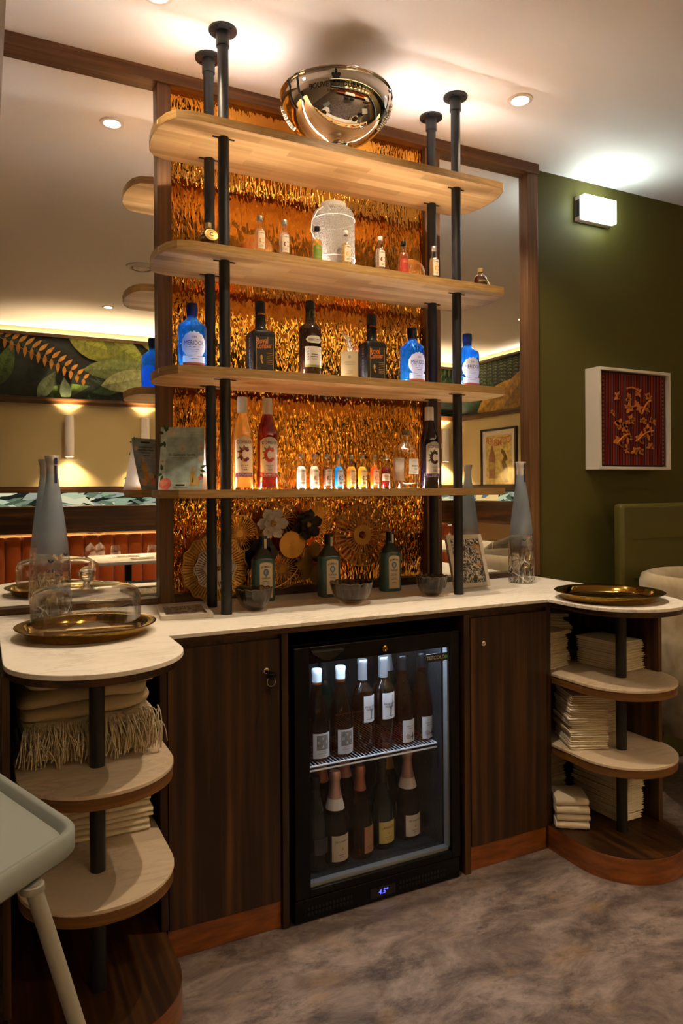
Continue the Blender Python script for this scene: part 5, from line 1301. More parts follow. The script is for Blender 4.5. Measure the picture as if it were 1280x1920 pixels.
# ---------------------------------------------------------------- tall frosted vodka bottles
def mk_frost():
    m, nt, out = newmat('frosted_to_clear_glass')
    tc = nd(nt, 'TexCoord'); sx = nd(nt, 'SeparateXYZ', {0: tc.outputs['Object']})
    r_ = ramp(nt, sx.outputs[2], [(0.13, (0, 0, 0)), (0.27, (1, 1, 1))])
    r_.color_ramp.interpolation = 'EASE'
    d = nd(nt, 'BsdfDiffuse', {'Color': (0.40, 0.47, 0.57)}); tl = nd(nt, 'BsdfTranslucent', {'Color': (0.42, 0.50, 0.60)}); tr = nd(nt, 'BsdfTransparent', {'Color': (0.75, 0.78, 0.82)})
    a = nd(nt, 'MixShader', {0: 0.45, 1: d, 2: tl}); a2 = nd(nt, 'MixShader', {0: 0.30, 1: a, 2: tr})
    mp = nd(nt, 'Mapping', {'Vector': tc.outputs['Object'], 'Scale': (38, 38, 16), 'Rotation': (0.5, 0.3, 0)})
    v = nd(nt, 'TexVoronoi', {'Vector': mp, 'Scale': 1.0}, feature='DISTANCE_TO_EDGE')
    lo = ramp(nt, sx.outputs[2], [(0.10, (1, 1, 1)), (0.15, (0, 0, 0))])
    hh_ = nd(nt, 'Math', {0: v.outputs[0], 1: lo.outputs[0]}, operation='MULTIPLY')
    eg = ramp(nt, v.outputs[0], [(0.0, (0.85, 0.85, 0.85)), (0.10, (0.12, 0.12, 0.12))]); egm = nd(nt, 'Math', {0: eg.outputs[0], 1: lo.outputs[0]}, operation='MULTIPLY')
    bp = nd(nt, 'Bump', {'Height': hh_, 'Strength': 1.0, 'Distance': 0.012})
    fr = schlick(nt, 1.55); g = nd(nt, 'BsdfGlossy', {'Roughness': 0.03, 'Normal': bp}); t2 = nd(nt, 'BsdfTransparent', {'Color': (0.95, 0.94, 0.92)})
    rf = nd(nt, 'BsdfRefraction', {'IOR': 1.25, 'Roughness': 0.0, 'Normal': bp, 'Color': (0.92, 0.9, 0.87)})
    tt = nd(nt, 'MixShader', {0: 0.22, 1: t2, 2: rf})
    fmx = nd(nt, 'Math', {0: fr, 1: egm}, operation='MAXIMUM')
    c = nd(nt, 'MixShader', {0: fmx, 1: tt, 2: g})
    mx = nd(nt, 'MixShader', {0: r_, 1: c, 2: a2}); nt.links.new(mx.outputs[0], out.inputs[0]); return m
M['frost'] = mk_frost()
M['silvercap'] = pbr('silver_cap', (0.70, 0.69, 0.68), 0.22, 0.55)
def goose(x, y, rz, label):
    t = thing('vodka_bottle', label, 'bottle', (x, y, K), rz, 'tall frosted vodka bottles')
    lathe_part(t, 'glass', [(0.0005, 0.003), (0.050, 0.001), (0.0545, 0.004), (0.0555, 0.03), (0.055, 0.10), (0.0505, 0.18), (0.040, 0.28), (0.028, 0.37), (0.0195, 0.43), (0.0165, 0.455)], M['frost'], 44)
    lathe_part(t, 'mountain_punt', [(0.048, 0.004), (0.030, 0.016), (0.016, 0.034), (0.006, 0.048), (0.0005, 0.050)], M['solidglass'], 14)
    lathe_part(t, 'cap', [(0.0170, 0.452), (0.0172, 0.478), (0.0170, 0.480), (0.0190, 0.492), (0.0225, 0.507), (0.0215, 0.509), (0.0005, 0.507)], M['silvercap'], 36)
    RR = 0.0566; mb = MB()
    wtext(mb, 'GREY GOOSE', 0.0125, 0.0535, 0.152, 0.12, 0.006); wtext(mb, 'VODKA', 0.008, 0.054, 0.138, 0.12)
    mb.build('lettering', M['inkblue'], t, flat=True)
    mb = MB(); rz_ = 0.0508
    for bx, bz, s_ in ((0.030, 0.196, 1), (-0.018, 0.178, 1)):
        wpoly(mb, leafpts(bx, bz, 0.013 * s_, 0.005, R(35)), rz_ + 0.0015, 0, 0.0); wpoly(mb, leafpts(bx, bz, 0.013 * s_, 0.005, R(125)), rz_ + 0.0015, 0, 0.0)
    mb.build('small_geese', M['inkblue'], t, flat=True)
    mb = MB()
    for a, l in ((60, .026), (125, .028), (80, .012), (-20, .02)): wpoly(mb, leafpts(0.006, 0.183, l, 0.007, R(a)), rz_ + 0.0018, 0, 0.0)
    mb.build('silver_goose', M['chrome'], t, flat=True)
    mb = MB(); wpatch(mb, 0.0205, 0.002, 0.012, 0.418, 0.452, 3); wpatch(mb, 0.0176, 0.002, 0.012, 0.452, 0.478, 3); wpatch(mb, 0.0215, 0.002, 0.013, 0.482, 0.505, 3)
    mb.build('blue_seal_strip', M['inkblue'], t, flat=True)
    vs, fs = text2d('GREY GOOSE', 0.02, 0.0); mb = MB(); out = []
    for x_, y_ in vs:
        zz = 0.29 - x_; rr = 0.0505 - (zz - 0.18) * 0.108 + 0.0006
        out.append(wrap((y_, zz), rr, 0, PI))
    mb.add(out, fs); mb.build('back_lettering', M['inkgrey'], t, flat=True)
    return t
goose(2.040, 2.392, -0.15, 'tall frosted vodka bottle on the right wing before the olive wall')
goose(0.200, 2.435, 0.12, 'tall frosted vodka bottle behind the glass dome on the left wing')

# ---------------------------------------------------------------- frames, cards
def mk_camo(name, s):
    m, nt, out = newmat(name)
    tc = nd(nt, 'TexCoord'); n1 = nd(nt, 'TexNoise', {'Vector': tc.outputs['Object'], 'Scale': s, 'Detail': 2.0, 'Distortion': 1.8}); n2 = nd(nt, 'TexNoise', {'Vector': tc.outputs['Object'], 'Scale': s * 0.8, 'Detail': 1.0, 'W': 4.0}, noise_dimensions='4D')
    c = ramp(nt, n1.outputs[0], [(0.0, (0.015, 0.014, 0.014)), (0.44, (0.30, 0.27, 0.24)), (0.475, (0.66, 0.60, 0.52)), (0.53, (0.012, 0.012, 0.012)), (0.60, (0.50, 0.46, 0.40)), (0.66, (0.02, 0.02, 0.02))]); c.color_ramp.interpolation = 'CONSTANT'
    o_ = ramp(nt, n2.outputs[0], [(0.0, (0, 0, 0)), (0.64, (0.8, 0.8, 0.8))]); o_.color_ramp.interpolation = 'CONSTANT'
    mx = nd(nt, 'MixRGB', {0: o_, 1: c, 2: (0.50, 0.26, 0.06)})
    p = nd(nt, 'BsdfPrincipled', {'Base Color': mx, 'Roughness': 0.35}); nt.links.new(p.outputs[0], out.inputs[0]); return m
CAMO = mk_camo('collage_print', 26.0)
def pframe(loc, rot, w_, h, label, easel):
    t = thing('picture_frame', label, 'frame', loc); t.rotation_euler = rot
    fr = 0.017
    FRM = pbr('pale_frame_wood', (0.55, 0.49, 0.42), 0.5)
    for b in ((-w_ / 2, -w_ / 2 + fr, 0, h), (w_ / 2 - fr, w_ / 2, 0, h), (-w_ / 2 + fr, w_ / 2 - fr, 0, fr), (-w_ / 2 + fr, w_ / 2 - fr, h - fr, h)):
        MB().box(b[0], b[1], -0.015, 0.0, b[2], b[3]).build('frame_side', FRM, t, bev=0.001)
    MB().box(-w_ / 2 + fr, w_ / 2 - fr, -0.009, -0.003, fr, h - fr).build('print', CAMO, t)
    MB().box(-w_ / 2 + 0.004, w_ / 2 - 0.004, -0.003, 0.0, 0.004, h - 0.004).build('backing', M['darkmetal'], t)
    if easel: MB().obox((0, 0.035, h * 0.30), 0.05, 0.003, h * 0.6, (R(38), 0, 0)).build('easel', M['darkmetal'], t)
    return t
pframe((1.738, 2.337, K + 0.004), (R(-17), 0, 0), 0.172, 0.213, 'small frame with a black and cream collage, leaning behind the right front pole', False)
pframe((0.566, 2.205, K + 0.0005), (R(-90), 0, R(-9)), 0.160, 0.225, 'small collage frame lying flat on the counter beside the left poles', False)

t = thing('menu_card', 'pale blue folded cocktail card with flowers on the lit shelf, left end', 'card', (0.580, 2.300, ZS[3] + 0.0005), -0.40)
CARD = paper('card_stock', (0.74, 0.70, 0.66), 0.3)
def cardpanel(s, e):
    vs, fs = [], []
    n = 10
    for i in range(n + 1):
        q = i / n; y = s * (0.062 * (1 - q) ** 1.5 + e)
        vs += [(-0.069, y, 0.2 * q), (0.069, y, 0.2 * q)]
    for i in range(n): fs.append((2 * i, 2 * i + 1, 2 * i + 3, 2 * i + 2))
    return vs, fs
mb = MB(); mb.add(*cardpanel(-1, 0.0)); mb.add(*cardpanel(1, 0.0)); cardo = mb.build('card_fold', CARD, t, angle=60)
pr = MB()
def cp(pts, c, e=0.0):
    out = []
    for x, z in pts:
        q = min(max(z / 0.2, 0), 1); out.append((x, -(0.062 * (1 - q) ** 1.5 + 0.0006 + e), z))
    pr.add(out, [tuple(range(len(out)))], 0, c)
for i in range(10): cp([(-0.0688, 0.02 * i + 0.0003), (0.0688, 0.02 * i + 0.0003), (0.0688, 0.02 * i + 0.02), (-0.0688, 0.02 * i + 0.02)], (0.42, 0.51, 0.47))
for i in range(8): cp([(-0.050, 0.024 + 0.018 * i), (0.050, 0.024 + 0.018 * i), (0.050, 0.042 + 0.018 * i), (-0.050, 0.042 + 0.018 * i)], (0.33, 0.42, 0.40), 0.0003)
for (x, z, l, a) in ((-0.055, 0.185, 0.022, 60), (-0.05, 0.188, 0.02, 120), (-0.06, 0.18, 0.018, 160), (-0.06, 0.15, 0.02, 230), (-0.058, 0.155, 0.022, 280), (-0.06, 0.06, 0.022, 100), (-0.058, 0.05, 0.02, 200), (-0.056, 0.045, 0.02, 250), (0.06, 0.07, 0.02, 20), (0.058, 0.062, 0.022, -20), (0.06, 0.05, 0.016, 300)): cp(leafpts(x, z, l, 0.009, R(a)), (0.03, 0.055, 0.02), 0.0006)
for (x, z, r, c) in ((-0.047, 0.018, 0.019, (0.55, 0.13, 0.10)), (-0.052, 0.022, 0.012, (0.62, 0.20, 0.14)), (-0.042, 0.012, 0.011, (0.50, 0.10, 0.09)), (-0.035, 0.182, 0.012, (0.62, 0.50, 0.36)), (0.061, 0.098, 0.010, (0.60, 0.50, 0.38)), (0.060, 0.14, 0.004, (0.62, 0.28, 0.04)), (0.061, 0.130, 0.004, (0.62, 0.28, 0.04)), (-0.06, 0.09, 0.004, (0.55, 0.30, 0.06)), (0.060, 0.036, 0.007, (0.55, 0.12, 0.12)), (0.0, 0.145, 0.004, (0.55, 0.36, 0.14)), (0.001, 0.130, 0.005, (0.45, 0.26, 0.16))): cp(ell(x, z, r, r, 12), c, 0.0008)
cp([(0.030, 0.012), (0.042, 0.012), (0.043, 0.050), (0.039, 0.060), (0.039, 0.072), (0.033, 0.072), (0.033, 0.060), (0.029, 0.050)], (0.50, 0.30, 0.05), 0.0009); cp([(0.044, 0.012), (0.058, 0.012), (0.058, 0.036), (0.044, 0.036)], (0.52, 0.36, 0.14), 0.0009); cp([(0.034, 0.022), (0.038, 0.022), (0.038, 0.05), (0.034, 0.05)], (0.02, 0.03, 0.02), 0.0011)
cp([(-0.015, 0.0115), (0.013, 0.0115), (0.013, 0.0165), (-0.015, 0.0165)], (0.02, 0.02, 0.02), 0.0009)
for (w_, z) in ((0.034, 0.100), (0.022, 0.0935), (0.022, 0.006)): cp([(-w_, z), (w_, z), (w_, z + 0.0014), (-w_, z + 0.0014)], (0.14, 0.15, 0.14), 0.0009)
pr.build('card_print', M['print'], cardo, flat=True)
pr = MB()
def cb(pts, c, e=0.0):
    out = []
    for x, z in pts:
        q = min(max(z / 0.2, 0), 1); out.append((-x, (0.062 * (1 - q) ** 1.5 + 0.0006 + e), z))
    pr.add(out, [tuple(range(len(out)))], 0, c)
for i in range(10): cb([(-0.0688 + 0.045 * (1 - i / 10) ** 2, 0.02 * i + 0.0003), (0.0688, 0.02 * i + 0.0003), (0.0688, 0.02 * i + 0.02), (-0.0688 + 0.045 * (1 - (i + 1) / 10) ** 2, 0.02 * i + 0.02)], (0.26, 0.36, 0.40))
cb([(-0.01, 0.181), (0.03, 0.181), (0.03, 0.188), (-0.01, 0.188)], (0.02, 0.02, 0.02), 0.0004)
for k_, w_ in enumerate((0.03, 0.036, 0.02, 0.014)): cb([(0.012 - w_, 0.163 - 0.011 * k_), (0.012 + w_, 0.163 - 0.011 * k_), (0.012 + w_, 0.168 - 0.011 * k_), (0.012 - w_, 0.168 - 0.011 * k_)], (0.09, 0.15, 0.17), 0.0004)
cb([(0.02, 0.03), (0.042, 0.03), (0.042, 0.09), (0.035, 0.105), (0.035, 0.125), (0.027, 0.125), (0.027, 0.105), (0.02, 0.09)], (0.55, 0.35, 0.08), 0.0006)
for (x, z, r, c) in ((0.0, 0.03, 0.016, (0.55, 0.20, 0.14)), (0.01, 0.055, 0.013, (0.60, 0.50, 0.36)), (-0.012, 0.05, 0.010, (0.10, 0.14, 0.05)), (0.05, 0.03, 0.014, (0.58, 0.42, 0.24)), (0.055, 0.16, 0.008, (0.60, 0.44, 0.20))): cb(ell(x, z, r, r, 12), c, 0.0008)
pr.build('back_print', M['print'], cardo, flat=True)
vs, fs = text2d('St-Germain Spritz', 0.0125, 0.004)
mb = MB(); mb.add([(x * 0.92, -(0.062 * (1 - (0.111 + y) / 0.2) ** 1.5 + 0.0018), 0.111 + y) for x, y in vs], fs); mb.build('lettering', M['ink'], cardo, flat=True)

# ---------------------------------------------------------------- metal flower wall piece behind the counter bottles
t = thing('metal_flowers', 'gold, white and dark metal flower sculpture leaning on the amber panel', 'sculpture', (0, 2.515, K))
def to(x, z, y): return (x, y, z - K)
def slab(mb, pts, y, th=0.002):
    n = len(pts)
    mb.add([to(x, z, y) for x, z in pts] + [to(x, z, y + th) for x, z in pts], [tuple(range(n)), tuple(range(2 * n - 1, n - 1, -1))] + [(i, (i + 1) % n, n + (i + 1) % n, n + i) for i in range(n)])
def ringt(mb, cx, cz, r, y, tr=0.0022, n=40, lob=0, la=0.0):
    mb.tube([to(cx + r * (1 + la * math.cos(lob * 2 * PI * i / n)) * math.cos(2 * PI * i / n), cz + r * (1 + la * math.cos(lob * 2 * PI * i / n)) * math.sin(2 * PI * i / n), y) for i in range(n)], tr, 6, closed=True)
def rays(mb, cx, cz, r0, r1, n, y, w0, w1, off=0.0):
    for i in range(n):
        a = 2 * PI * (i + off) / n; c, s = math.cos(a), math.sin(a)
        pts = [(cx + r * c - sg * w_ * s, cz + r * s + sg * w_ * c) for r, w_, sg in ((r0, w0, -1), (r1, w1, -1), (r1, w1, 1), (r0, w0, 1))]
        slab(mb, pts, y)
def rayed(cx, cz, r, y, n=30, mt='gold', hub=0.18, name='rayed_disc'):
    mb = MB(); rays(mb, cx, cz, r * hub * 0.8, r, n, y, r * 0.010, r * (0.9 / n)); slab(mb, ell(cx, cz, r * hub, r * hub, 20), y - 0.001); ringt(mb, cx, cz, r, y)
    return mb.build(name, M[mt], t)
def petals(cx, cz, r, y, n, wd, mt, name, lift=0.008, off=0.0, par=None):
    mb = MB()
    for i in range(n):
        a = 2 * PI * (i + off) / n; d = (math.cos(a), math.sin(a)); nn = (-d[1], d[0])
        vs = []; NU, NV = 5, 4
        for u in range(NU + 1):
            q = u / NU; hw_ = r * wd * 1.12 * (0.18 + 0.82 * q ** 0.8) * math.sqrt(max(0.0, 1 - q ** 5 * 0.92))
            for v_ in range(NV + 1):
                s = -1 + 2 * v_ / NV; rr = r * (0.12 + 0.88 * q) * (1 - 0.10 * s * s * q)
                vs.append(to(cx + d[0] * rr + nn[0] * s * hw_, cz + d[1] * rr + nn[1] * s * hw_, y - lift * (q ** 1.5) - 0.25 * lift * s * s + 0.004 * (i % 2)))
        mb.add(vs, [(u * (NV + 1) + v_, (u + 1) * (NV + 1) + v_, (u + 1) * (NV + 1) + v_ + 1, u * (NV + 1) + v_ + 1) for u in range(NU) for v_ in range(NV)])
    return mb.build(name, M[mt], par if par else t, angle=60)
def knob(cx, cz, r, y, mt, name, par):
    mb = MB(); rs = random.Random(2)
    for i in range(9):
        a = i * 2.4; q = r * 0.6 * math.sqrt(i / 9)
        mb.lathe([(0.0002, -r * .32), (r * .25, -r * .2), (r * .34, 0), (r * .25, r * .2), (0.0002, r * .32)], 8, to(cx + q * math.cos(a), cz + q * math.sin(a), y))
    return mb.build(name, M[mt], par)
# A: large ruffled gold flower with white heart
mb = MB(); rays(mb, 0.746, 1.022, 0.075, 0.118, 64, 0.0, 0.0022, 0.0042); ringt(mb, 0.746, 1.022, 0.118, 0.0, 0.003, 90, 14, 0.035); ringt(mb, 0.746, 1.022, 0.076, 0.0, 0.003, 60)
A_ = mb.build('ruffled_flower', M['gold'], t)
mb = MB(); rays(mb, 0.746, 1.022, 0.03, 0.072, 44, -0.008, 0.0012, 0.0034); ringt(mb, 0.746, 1.022, 0.073, -0.008, 0.0025, 60, 8, 0.05); mb.build('white_ruffle', M['whitemetal'], A_)
petals(0.756, 1.024, 0.058, -0.012, 6, 0.5, 'whitemetal', 'white_petals', par=A_); knob(0.756, 1.024, 0.014, -0.022, 'gold', 'flower_heart', A_)
rayed(0.842, 1.142, 0.066, 0.004, 40)
rayed(1.010, 1.196, 0.062, 0.012, 26, 'goldd')
rayed(1.152, 1.192, 0.064, 0.012, 60, 'gold', 0.1)
rayed(1.010, 1.002, 0.070, 0.010, 34, 'goldd')
C_ = petals(0.962, 1.176, 0.062, -0.006, 6, 0.42, 'whitemetal', 'white_flower', 0.014); petals(0.962, 1.176, 0.036, -0.014, 5, 0.48, 'whitemetal', 'inner_petals', off=0.5, par=C_); knob(0.962, 1.176, 0.015, -0.022, 'gold', 'flower_heart', C_)
E_ = petals(1.104, 1.168, 0.060, -0.006, 6, 0.44, 'darkmetal', 'dark_flower', 0.014, off=0.3); petals(1.104, 1.168, 0.036, -0.016, 5, 0.48, 'darkmetal', 'inner_petals', off=0.1, par=E_); knob(1.104, 1.168, 0.013, -0.024, 'gold', 'flower_heart', E_)
H_ = petals(0.925, 1.068, 0.060, -0.002, 6, 0.58, 'darkmetal', 'dark_flower'); petals(0.925, 1.068, 0.034, -0.01, 5, 0.48, 'darkmetal', 'inner_petals', off=0.5, par=H_)
mb = MB(); slab(mb, ell(1.043, 1.094, 0.051, 0.051, 40), -0.006); rays(mb, 1.043, 1.094, 0.004, 0.050, 44, -0.0075, 0.0003, 0.0012); mb.build('fluted_disc', M['gold'], t)
mb = MB(); ringt(mb, 0.935, 1.095, 0.165, 0.006, 0.0022, 70); mb.build('thin_hoop', M['gold'], t)
J_ = petals(1.142, 1.020, 0.085, 0.004, 8, 0.34, 'goldd', 'pointed_flower', 0.004); mb = MB(); mb.lathe([(0.0005, -0.012), (0.012, -0.008), (0.017, 0), (0.017, 0.004)], 18, to(1.142, 1.035, -0.012)); o = mb.build('dark_stud', M['darkmetal'], J_)
# K: big wheel
mb = MB(); cx, cz = 1.349, 1.120
rays(mb, cx, cz, 0.074, 0.120, 34, 0.006, 0.0022, 0.0048); rays(mb, cx, cz, 0.036, 0.074, 34, 0.006, 0.0010, 0.0032, 0.5)
ringt(mb, cx, cz, 0.122, 0.006, 0.0026, 60); ringt(mb, cx, cz, 0.074, 0.006, 0.002, 50)
n = 30; vs = []
for i in range(n):
    a = 2 * PI * i / n; vs += [to(cx + 0.016 * math.cos(a), cz + 0.016 * math.sin(a), 0.005), to(cx + 0.040 * math.cos(a), cz + 0.040 * math.sin(a), 0.005)]
mb.add(vs, [(2 * i, 2 * i + 1, (2 * i + 3) % (2 * n), (2 * i + 2) % (2 * n)) for i in range(n)])
mb.build('sun_wheel', M['goldd'], t)

# ---------------------------------------------------------------- bottles in the fridge
GL_ROSE = cloudy('rose_wine_glass', (0.62, 0.26, 0.09), 0.965); GL_DARK = cloudy('dark_rose_glass', (0.45, 0.18, 0.07), 0.965); GL_GREEN = pbr('green_black_glass', (0.010, 0.014, 0.008), 0.1); GL_RED = cloudy('red_rose_glass', (0.70, 0.20, 0.05), 0.965)
GL_CH = cloudy('champagne_rose_glass', (0.50, 0.26, 0.15), 0.965)
M['foil_pink'] = pbr('pink_foil', (0.55, 0.32, 0.25), 0.35, 0.6); M['foil_gold'] = pbr('gold_foil', (0.60, 0.34, 0.06), 0.35, 0.7); M['foil_silver'] = pbr('silver_capsule', (0.52, 0.54, 0.58), 0.3, 0.7); M['cap_pale'] = pbr('pale_capsule', (0.62, 0.68, 0.72), 0.45)
M['foil_copper'] = pbr('copper_foil', (0.45, 0.17, 0.08), 0.35, 0.7)
BUR = [(0.034, 0.0), (0.0385, 0.004), (0.039, 0.11), (0.036, 0.145), (0.024, 0.19), (0.0165, 0.225), (0.0145, 0.28)]
BDX = [(0.033, 0.0), (0.0365, 0.004), (0.0368, 0.185), (0.033, 0.203), (0.0175, 0.222), (0.0145, 0.235), (0.0145, 0.29)]
CHA = [(0.036, 0.0), (0.0415, 0.004), (0.042, 0.11), (0.038, 0.145), (0.024, 0.195), (0.0165, 0.235), (0.0145, 0.275)]
def prof_r(P_, z):
    for (r0_, z0_), (r1_, z1_) in zip(P_, P_[1:]):
        if z0_ <= z <= z1_: return r0_ + (r1_ - r0_) * (z - z0_) / max(1e-6, z1_ - z0_)
    return P_[-1][0]
def wine(x, y, z, rz, prof, gl, capm, cz, label, lab=None, group=None, art=None, punt=True, top=0.29, s=1.0, champ=False, collar=None):
    t = thing('wine_bottle', label, 'bottle', (x, y, z), rz, group)
    MB().lathe([(r * s, zz * s) for r, zz in prof], 30, capb=False).build('glass', gl, t, angle=50)
    if punt: MB().lathe([(0.034 * s, 0.002), (0.022 * s, 0.006), (0.010 * s, 0.022), (0.0005, 0.026)], 20).build('punt', M['glass'], t)
    if champ: cp_ = [((prof_r(prof, cz) + 0.0006) * s, cz * s), ((prof_r(prof, cz + 0.03) + 0.0012) * s, (cz + 0.03) * s), (0.0175 * s, (top - 0.055) * s), (0.0163 * s, (top - 0.036) * s), (0.0163 * s, (top - 0.030) * s), (0.0188 * s, (top - 0.026) * s), (0.0188 * s, (top - 0.008) * s), (0.0150 * s, top * s), (0.0005, top * s)]
    else: cp_ = [(0.0158 * s, cz * s), (0.0156 * s, (top - 0.016) * s), (0.0166 * s, (top - 0.014) * s), (0.0166 * s, (top - 0.002) * s), (0.015 * s, top * s), (0.0005, top * s)]
    lathe_part(t, 'capsule', cp_, M[capm], 26)
    if collar: 
        mb = MB(); mb.lathe([((prof_r(prof, cz - 0.012) + 0.0012) * s, (cz - 0.012) * s), ((prof_r(prof, cz + 0.022) + 0.0022) * s, (cz + 0.022) * s)], 26); mb.build('neck_collar', M[collar], t)
    if lab:
        z0, z1, w0, w1, mt = lab; RR = (0.0425 if champ else (0.0396 if prof is BUR else 0.0374)) * s + 0.0004
        mb = MB(); wpatch(mb, RR, w0, w1, z0, z1, 10); lb = mb.build('label', mt, t, flat=True)
        if art: art(lb, RR + 0.0003, (w0 + w1) / 2, z0, z1)
    return t
WL = pbr('white_wine_label', (0.66, 0.67, 0.70), 0.6); GLb = pbr('grey_wine_label', (0.55, 0.56, 0.58), 0.6); YL = pbr('yellow_wine_label', (0.58, 0.44, 0.14), 0.6); CRL = pbr('cream_wine_label', (0.62, 0.53, 0.42), 0.6)
def art_x(lb, RR, xc, z0, z1):
    mb = MB(); wpatch(mb, RR, xc - 0.021, xc + 0.021, z0 + 0.026, z1 - 0.006, 6); sq_ = mb.build('grey_square', M['inkgrey'], lb, flat=True)
    mb = MB(); zc = (z0 + z1) / 2 + 0.010; a = xc / RR
    for sgn in (1, -1): wpoly(mb, [(xc - 0.018, -0.018 * sgn - 0.001), (xc - 0.017, -0.018 * sgn + 0.001), (xc + 0.018, 0.018 * sgn + 0.001), (xc + 0.017, 0.018 * sgn - 0.001)], RR + 0.0003, zc)
    for ch, dx, dz in (('V', 0, 0.013), ('D', -0.014, 0), ('E', 0.014, 0), ('A', 0, -0.013)): wtext(mb, ch, 0.012, RR + 0.0003, zc + dz, (xc + dx) / RR, 0.01)
    mb.build('square_lettering', WL, sq_, flat=True)
    mb = MB(); bars(mb, RR, [(xc - 0.012, xc + 0.012, z0 + 0.007), (xc - 0.017, xc + 0.017, z0 + 0.0135), (xc - 0.017, xc + 0.017, z0 + 0.0155), (xc - 0.014, xc + 0.014, z0 + 0.021)]); mb.build('lettering', M['inkgrey'], lb, flat=True)
def art_pig(lb, RR, xc, z0, z1):
    mb = MB(); wpoly(mb, [(xc + 0.010, 0.078), (xc + 0.014, 0.076), (xc + 0.012, 0.050), (xc + 0.006, 0.030), (xc + 0.004, 0.010), (xc - 0.002, 0.008), (xc + 0.000, 0.030), (xc - 0.006, 0.048)], RR, z0)
    mb.build('brush_stroke', M['inkgrey'], lb, flat=True)
    mb = MB(); wtext(mb, 'PIGOUDET', 0.0095, RR + 0.0002, z0 + 0.049, xc / RR, 0.006); wtext(mb, 'PREMIERE', 0.0085, RR + 0.0002, z0 + 0.040, xc / RR, 0.003); bars(mb, RR, [(xc - 0.018, xc + 0.018, z0 + 0.009)], h=0.0012); mb.build('lettering', M['ink'], lb, flat=True)
def art_sig(lb, RR, xc, z0, z1):
    mb = MB(); bars(mb, RR, [(xc - 0.016, xc + 0.016, z0 + 0.052), (xc - 0.012, xc + 0.012, z0 + 0.045)], h=0.0012)
    pts = [(-0.016, 0.012), (-0.019, 0.020), (-0.013, 0.028), (-0.006, 0.024), (-0.012, 0.014), (-0.004, 0.013), (0.001, 0.020), (0.004, 0.014), (0.010, 0.020), (0.012, 0.030), (0.010, 0.006), (0.016, 0.020), (0.021, 0.018), (0.026, 0.022)]
    mb.tube([wrap((xc + x * 0.9, z), RR + 0.0004, z0) for x, z in pts], 0.0007, 5); mb.build('signature', M['ink'], lb)
def art_lines(word):
    def f(lb, RR, xc, z0, z1):
        mb = MB(); 
        if word: wtext(mb, word, 0.0115 if len(word) < 9 else 0.008, RR, z1 - 0.020, xc / RR, 0.008)
        bars(mb, RR, [(xc - 0.014, xc + 0.014, z0 + 0.020), (xc - 0.010, xc + 0.010, z0 + 0.013)], h=0.0012); mb.build('lettering', M['ink'], lb, flat=True)
        mb = MB(); wpoly(mb, ell(xc, 0, 0.004, 0.005), RR, (z0 + z1) / 2 - 0.002); mb.build('crest', M['inkgold'], lb, flat=True)
    return f
ZF = 0.4385
wine(0.960, 2.112, ZF, 0.0, BUR, GL_DARK, 'cap_pale', 0.238, 'rosé bottle with a pale capsule, leftmost on the fridge shelf', (0.012, 0.090, -0.030, 0.036, GLb), 'fridge bottles with grey square labels', art_x, top=0.287)
wine(1.045, 2.112, ZF, 0.0, BUR, GL_DARK, 'cap_pale', 0.238, 'rosé bottle with a pale capsule, second on the fridge shelf', (0.012, 0.090, -0.028, 0.036, GLb), 'fridge bottles with grey square labels', art_x, top=0.287)
wine(1.126, 2.112, ZF, 0.0, BDX, GL_ROSE, 'foil_silver', 0.232, 'rosé bottle with a silver capsule and brush stroke label, left of the pair', (0.100, 0.186, -0.014, 0.040, WL), 'fridge bottles with brush stroke labels', art_pig, top=0.300)
wine(1.205, 2.112, ZF, 0.0, BDX, GL_ROSE, 'foil_silver', 0.232, 'rosé bottle with a silver capsule and brush stroke label, right of the pair', (0.100, 0.186, -0.022, 0.034, WL), 'fridge bottles with brush stroke labels', art_pig, top=0.300)
wine(1.281, 2.115, ZF, 0.0, BUR, GL_RED, 'cap_black', 0.232, 'red-orange wine bottle with a signed label, left of the pair', (0.010, 0.084, -0.020, 0.038, WL), 'fridge bottles with signed labels', art_sig, top=0.296)
wine(1.360, 2.118, ZF, 0.0, BUR, GL_RED, 'cap_black', 0.232, 'red-orange wine bottle with a signed label, right end of the fridge shelf', (0.010, 0.084, -0.020, 0.038, WL), 'fridge bottles with signed labels', art_sig, top=0.296)
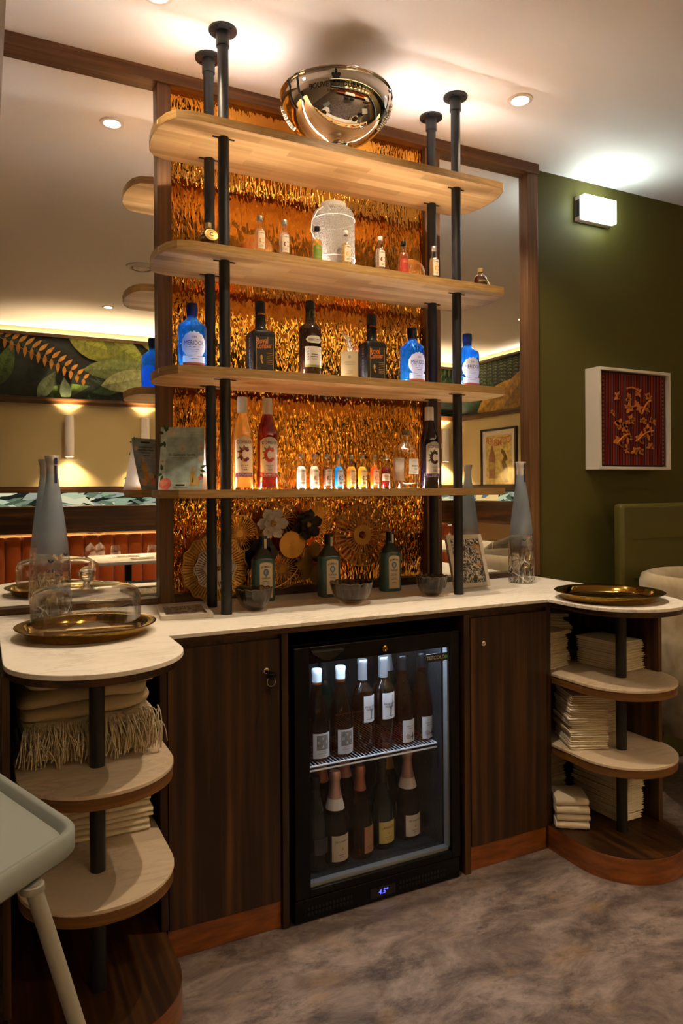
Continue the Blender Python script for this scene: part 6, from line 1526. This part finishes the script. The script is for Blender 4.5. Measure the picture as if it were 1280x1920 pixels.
for (x, cm, lb) in ((1.07, 'cap_black', 'dark bottle standing at the back of the fridge shelf, left'), (1.33, 'foil_silver', 'dark bottle with a silver neck at the back of the fridge shelf')):
    wine(x, 2.30, ZF, 0.0, CHA, GL_GREEN, cm, 0.2, lb, champ=True, punt=False, top=0.30)
ZG = 0.0975
wine(0.950, 2.108, ZG, 0.0, BUR, GL_GREEN, 'cap_black', 0.22, 'dark bottle with a black label in the lower left corner of the fridge', (0.05, 0.10, -0.02, 0.036, pbr('black_wine_label', (0.02, 0.02, 0.022), 0.5)), None, None, top=0.285)
wine(1.020, 2.108, ZG, 0.0, CHA, GL_CH, 'foil_pink', 0.185, 'pink-foiled sparkling rosé, lower left of the fridge', (0.016, 0.098, -0.030, 0.042, CRL), 'pink-foiled sparkling rosé bottles', art_lines('DE CHAPELLE'), champ=True, top=0.292, collar='label')
wine(1.112, 2.108, ZG, 0.0, CHA, GL_ROSE, 'foil_copper', 0.215, 'copper-foiled rosé bottle in the middle of the fridge floor', (0.02, 0.105, -0.006, 0.042, pbr('rose_label', (0.40, 0.20, 0.12), 0.5)), None, art_lines(''), champ=True, top=0.293)
wine(1.208, 2.135, ZG, 0.0, CHA, GL_GREEN, 'cap_black', 0.215, 'dark green bottle with a yellow label on the fridge floor', (0.020, 0.092, -0.030, 0.040, YL), None, art_lines('LANGLOIS'), champ=True, top=0.295)
wine(1.318, 2.145, ZG, 0.0, CHA, GL_CH, 'foil_pink', 0.185, 'pink-foiled sparkling rosé, lower right of the fridge', (0.016, 0.088, -0.030, 0.042, CRL), 'pink-foiled sparkling rosé bottles', art_lines('DE CHAPELLE'), champ=True, top=0.300, collar='label')
for (x, cm, lb) in ((1.060, 'foil_copper', 'rosé bottle in the back row of the fridge floor, left'), (1.150, 'foil_pink', 'pink-foiled bottle in the back row of the fridge floor, middle'), (1.325, 'foil_gold', 'gold-foiled bottle in the back row of the fridge floor')):
    wine(x, 2.30, ZG, 0.0, CHA, GL_DARK, cm, 0.185, lb, champ=True, punt=False, top=0.31)
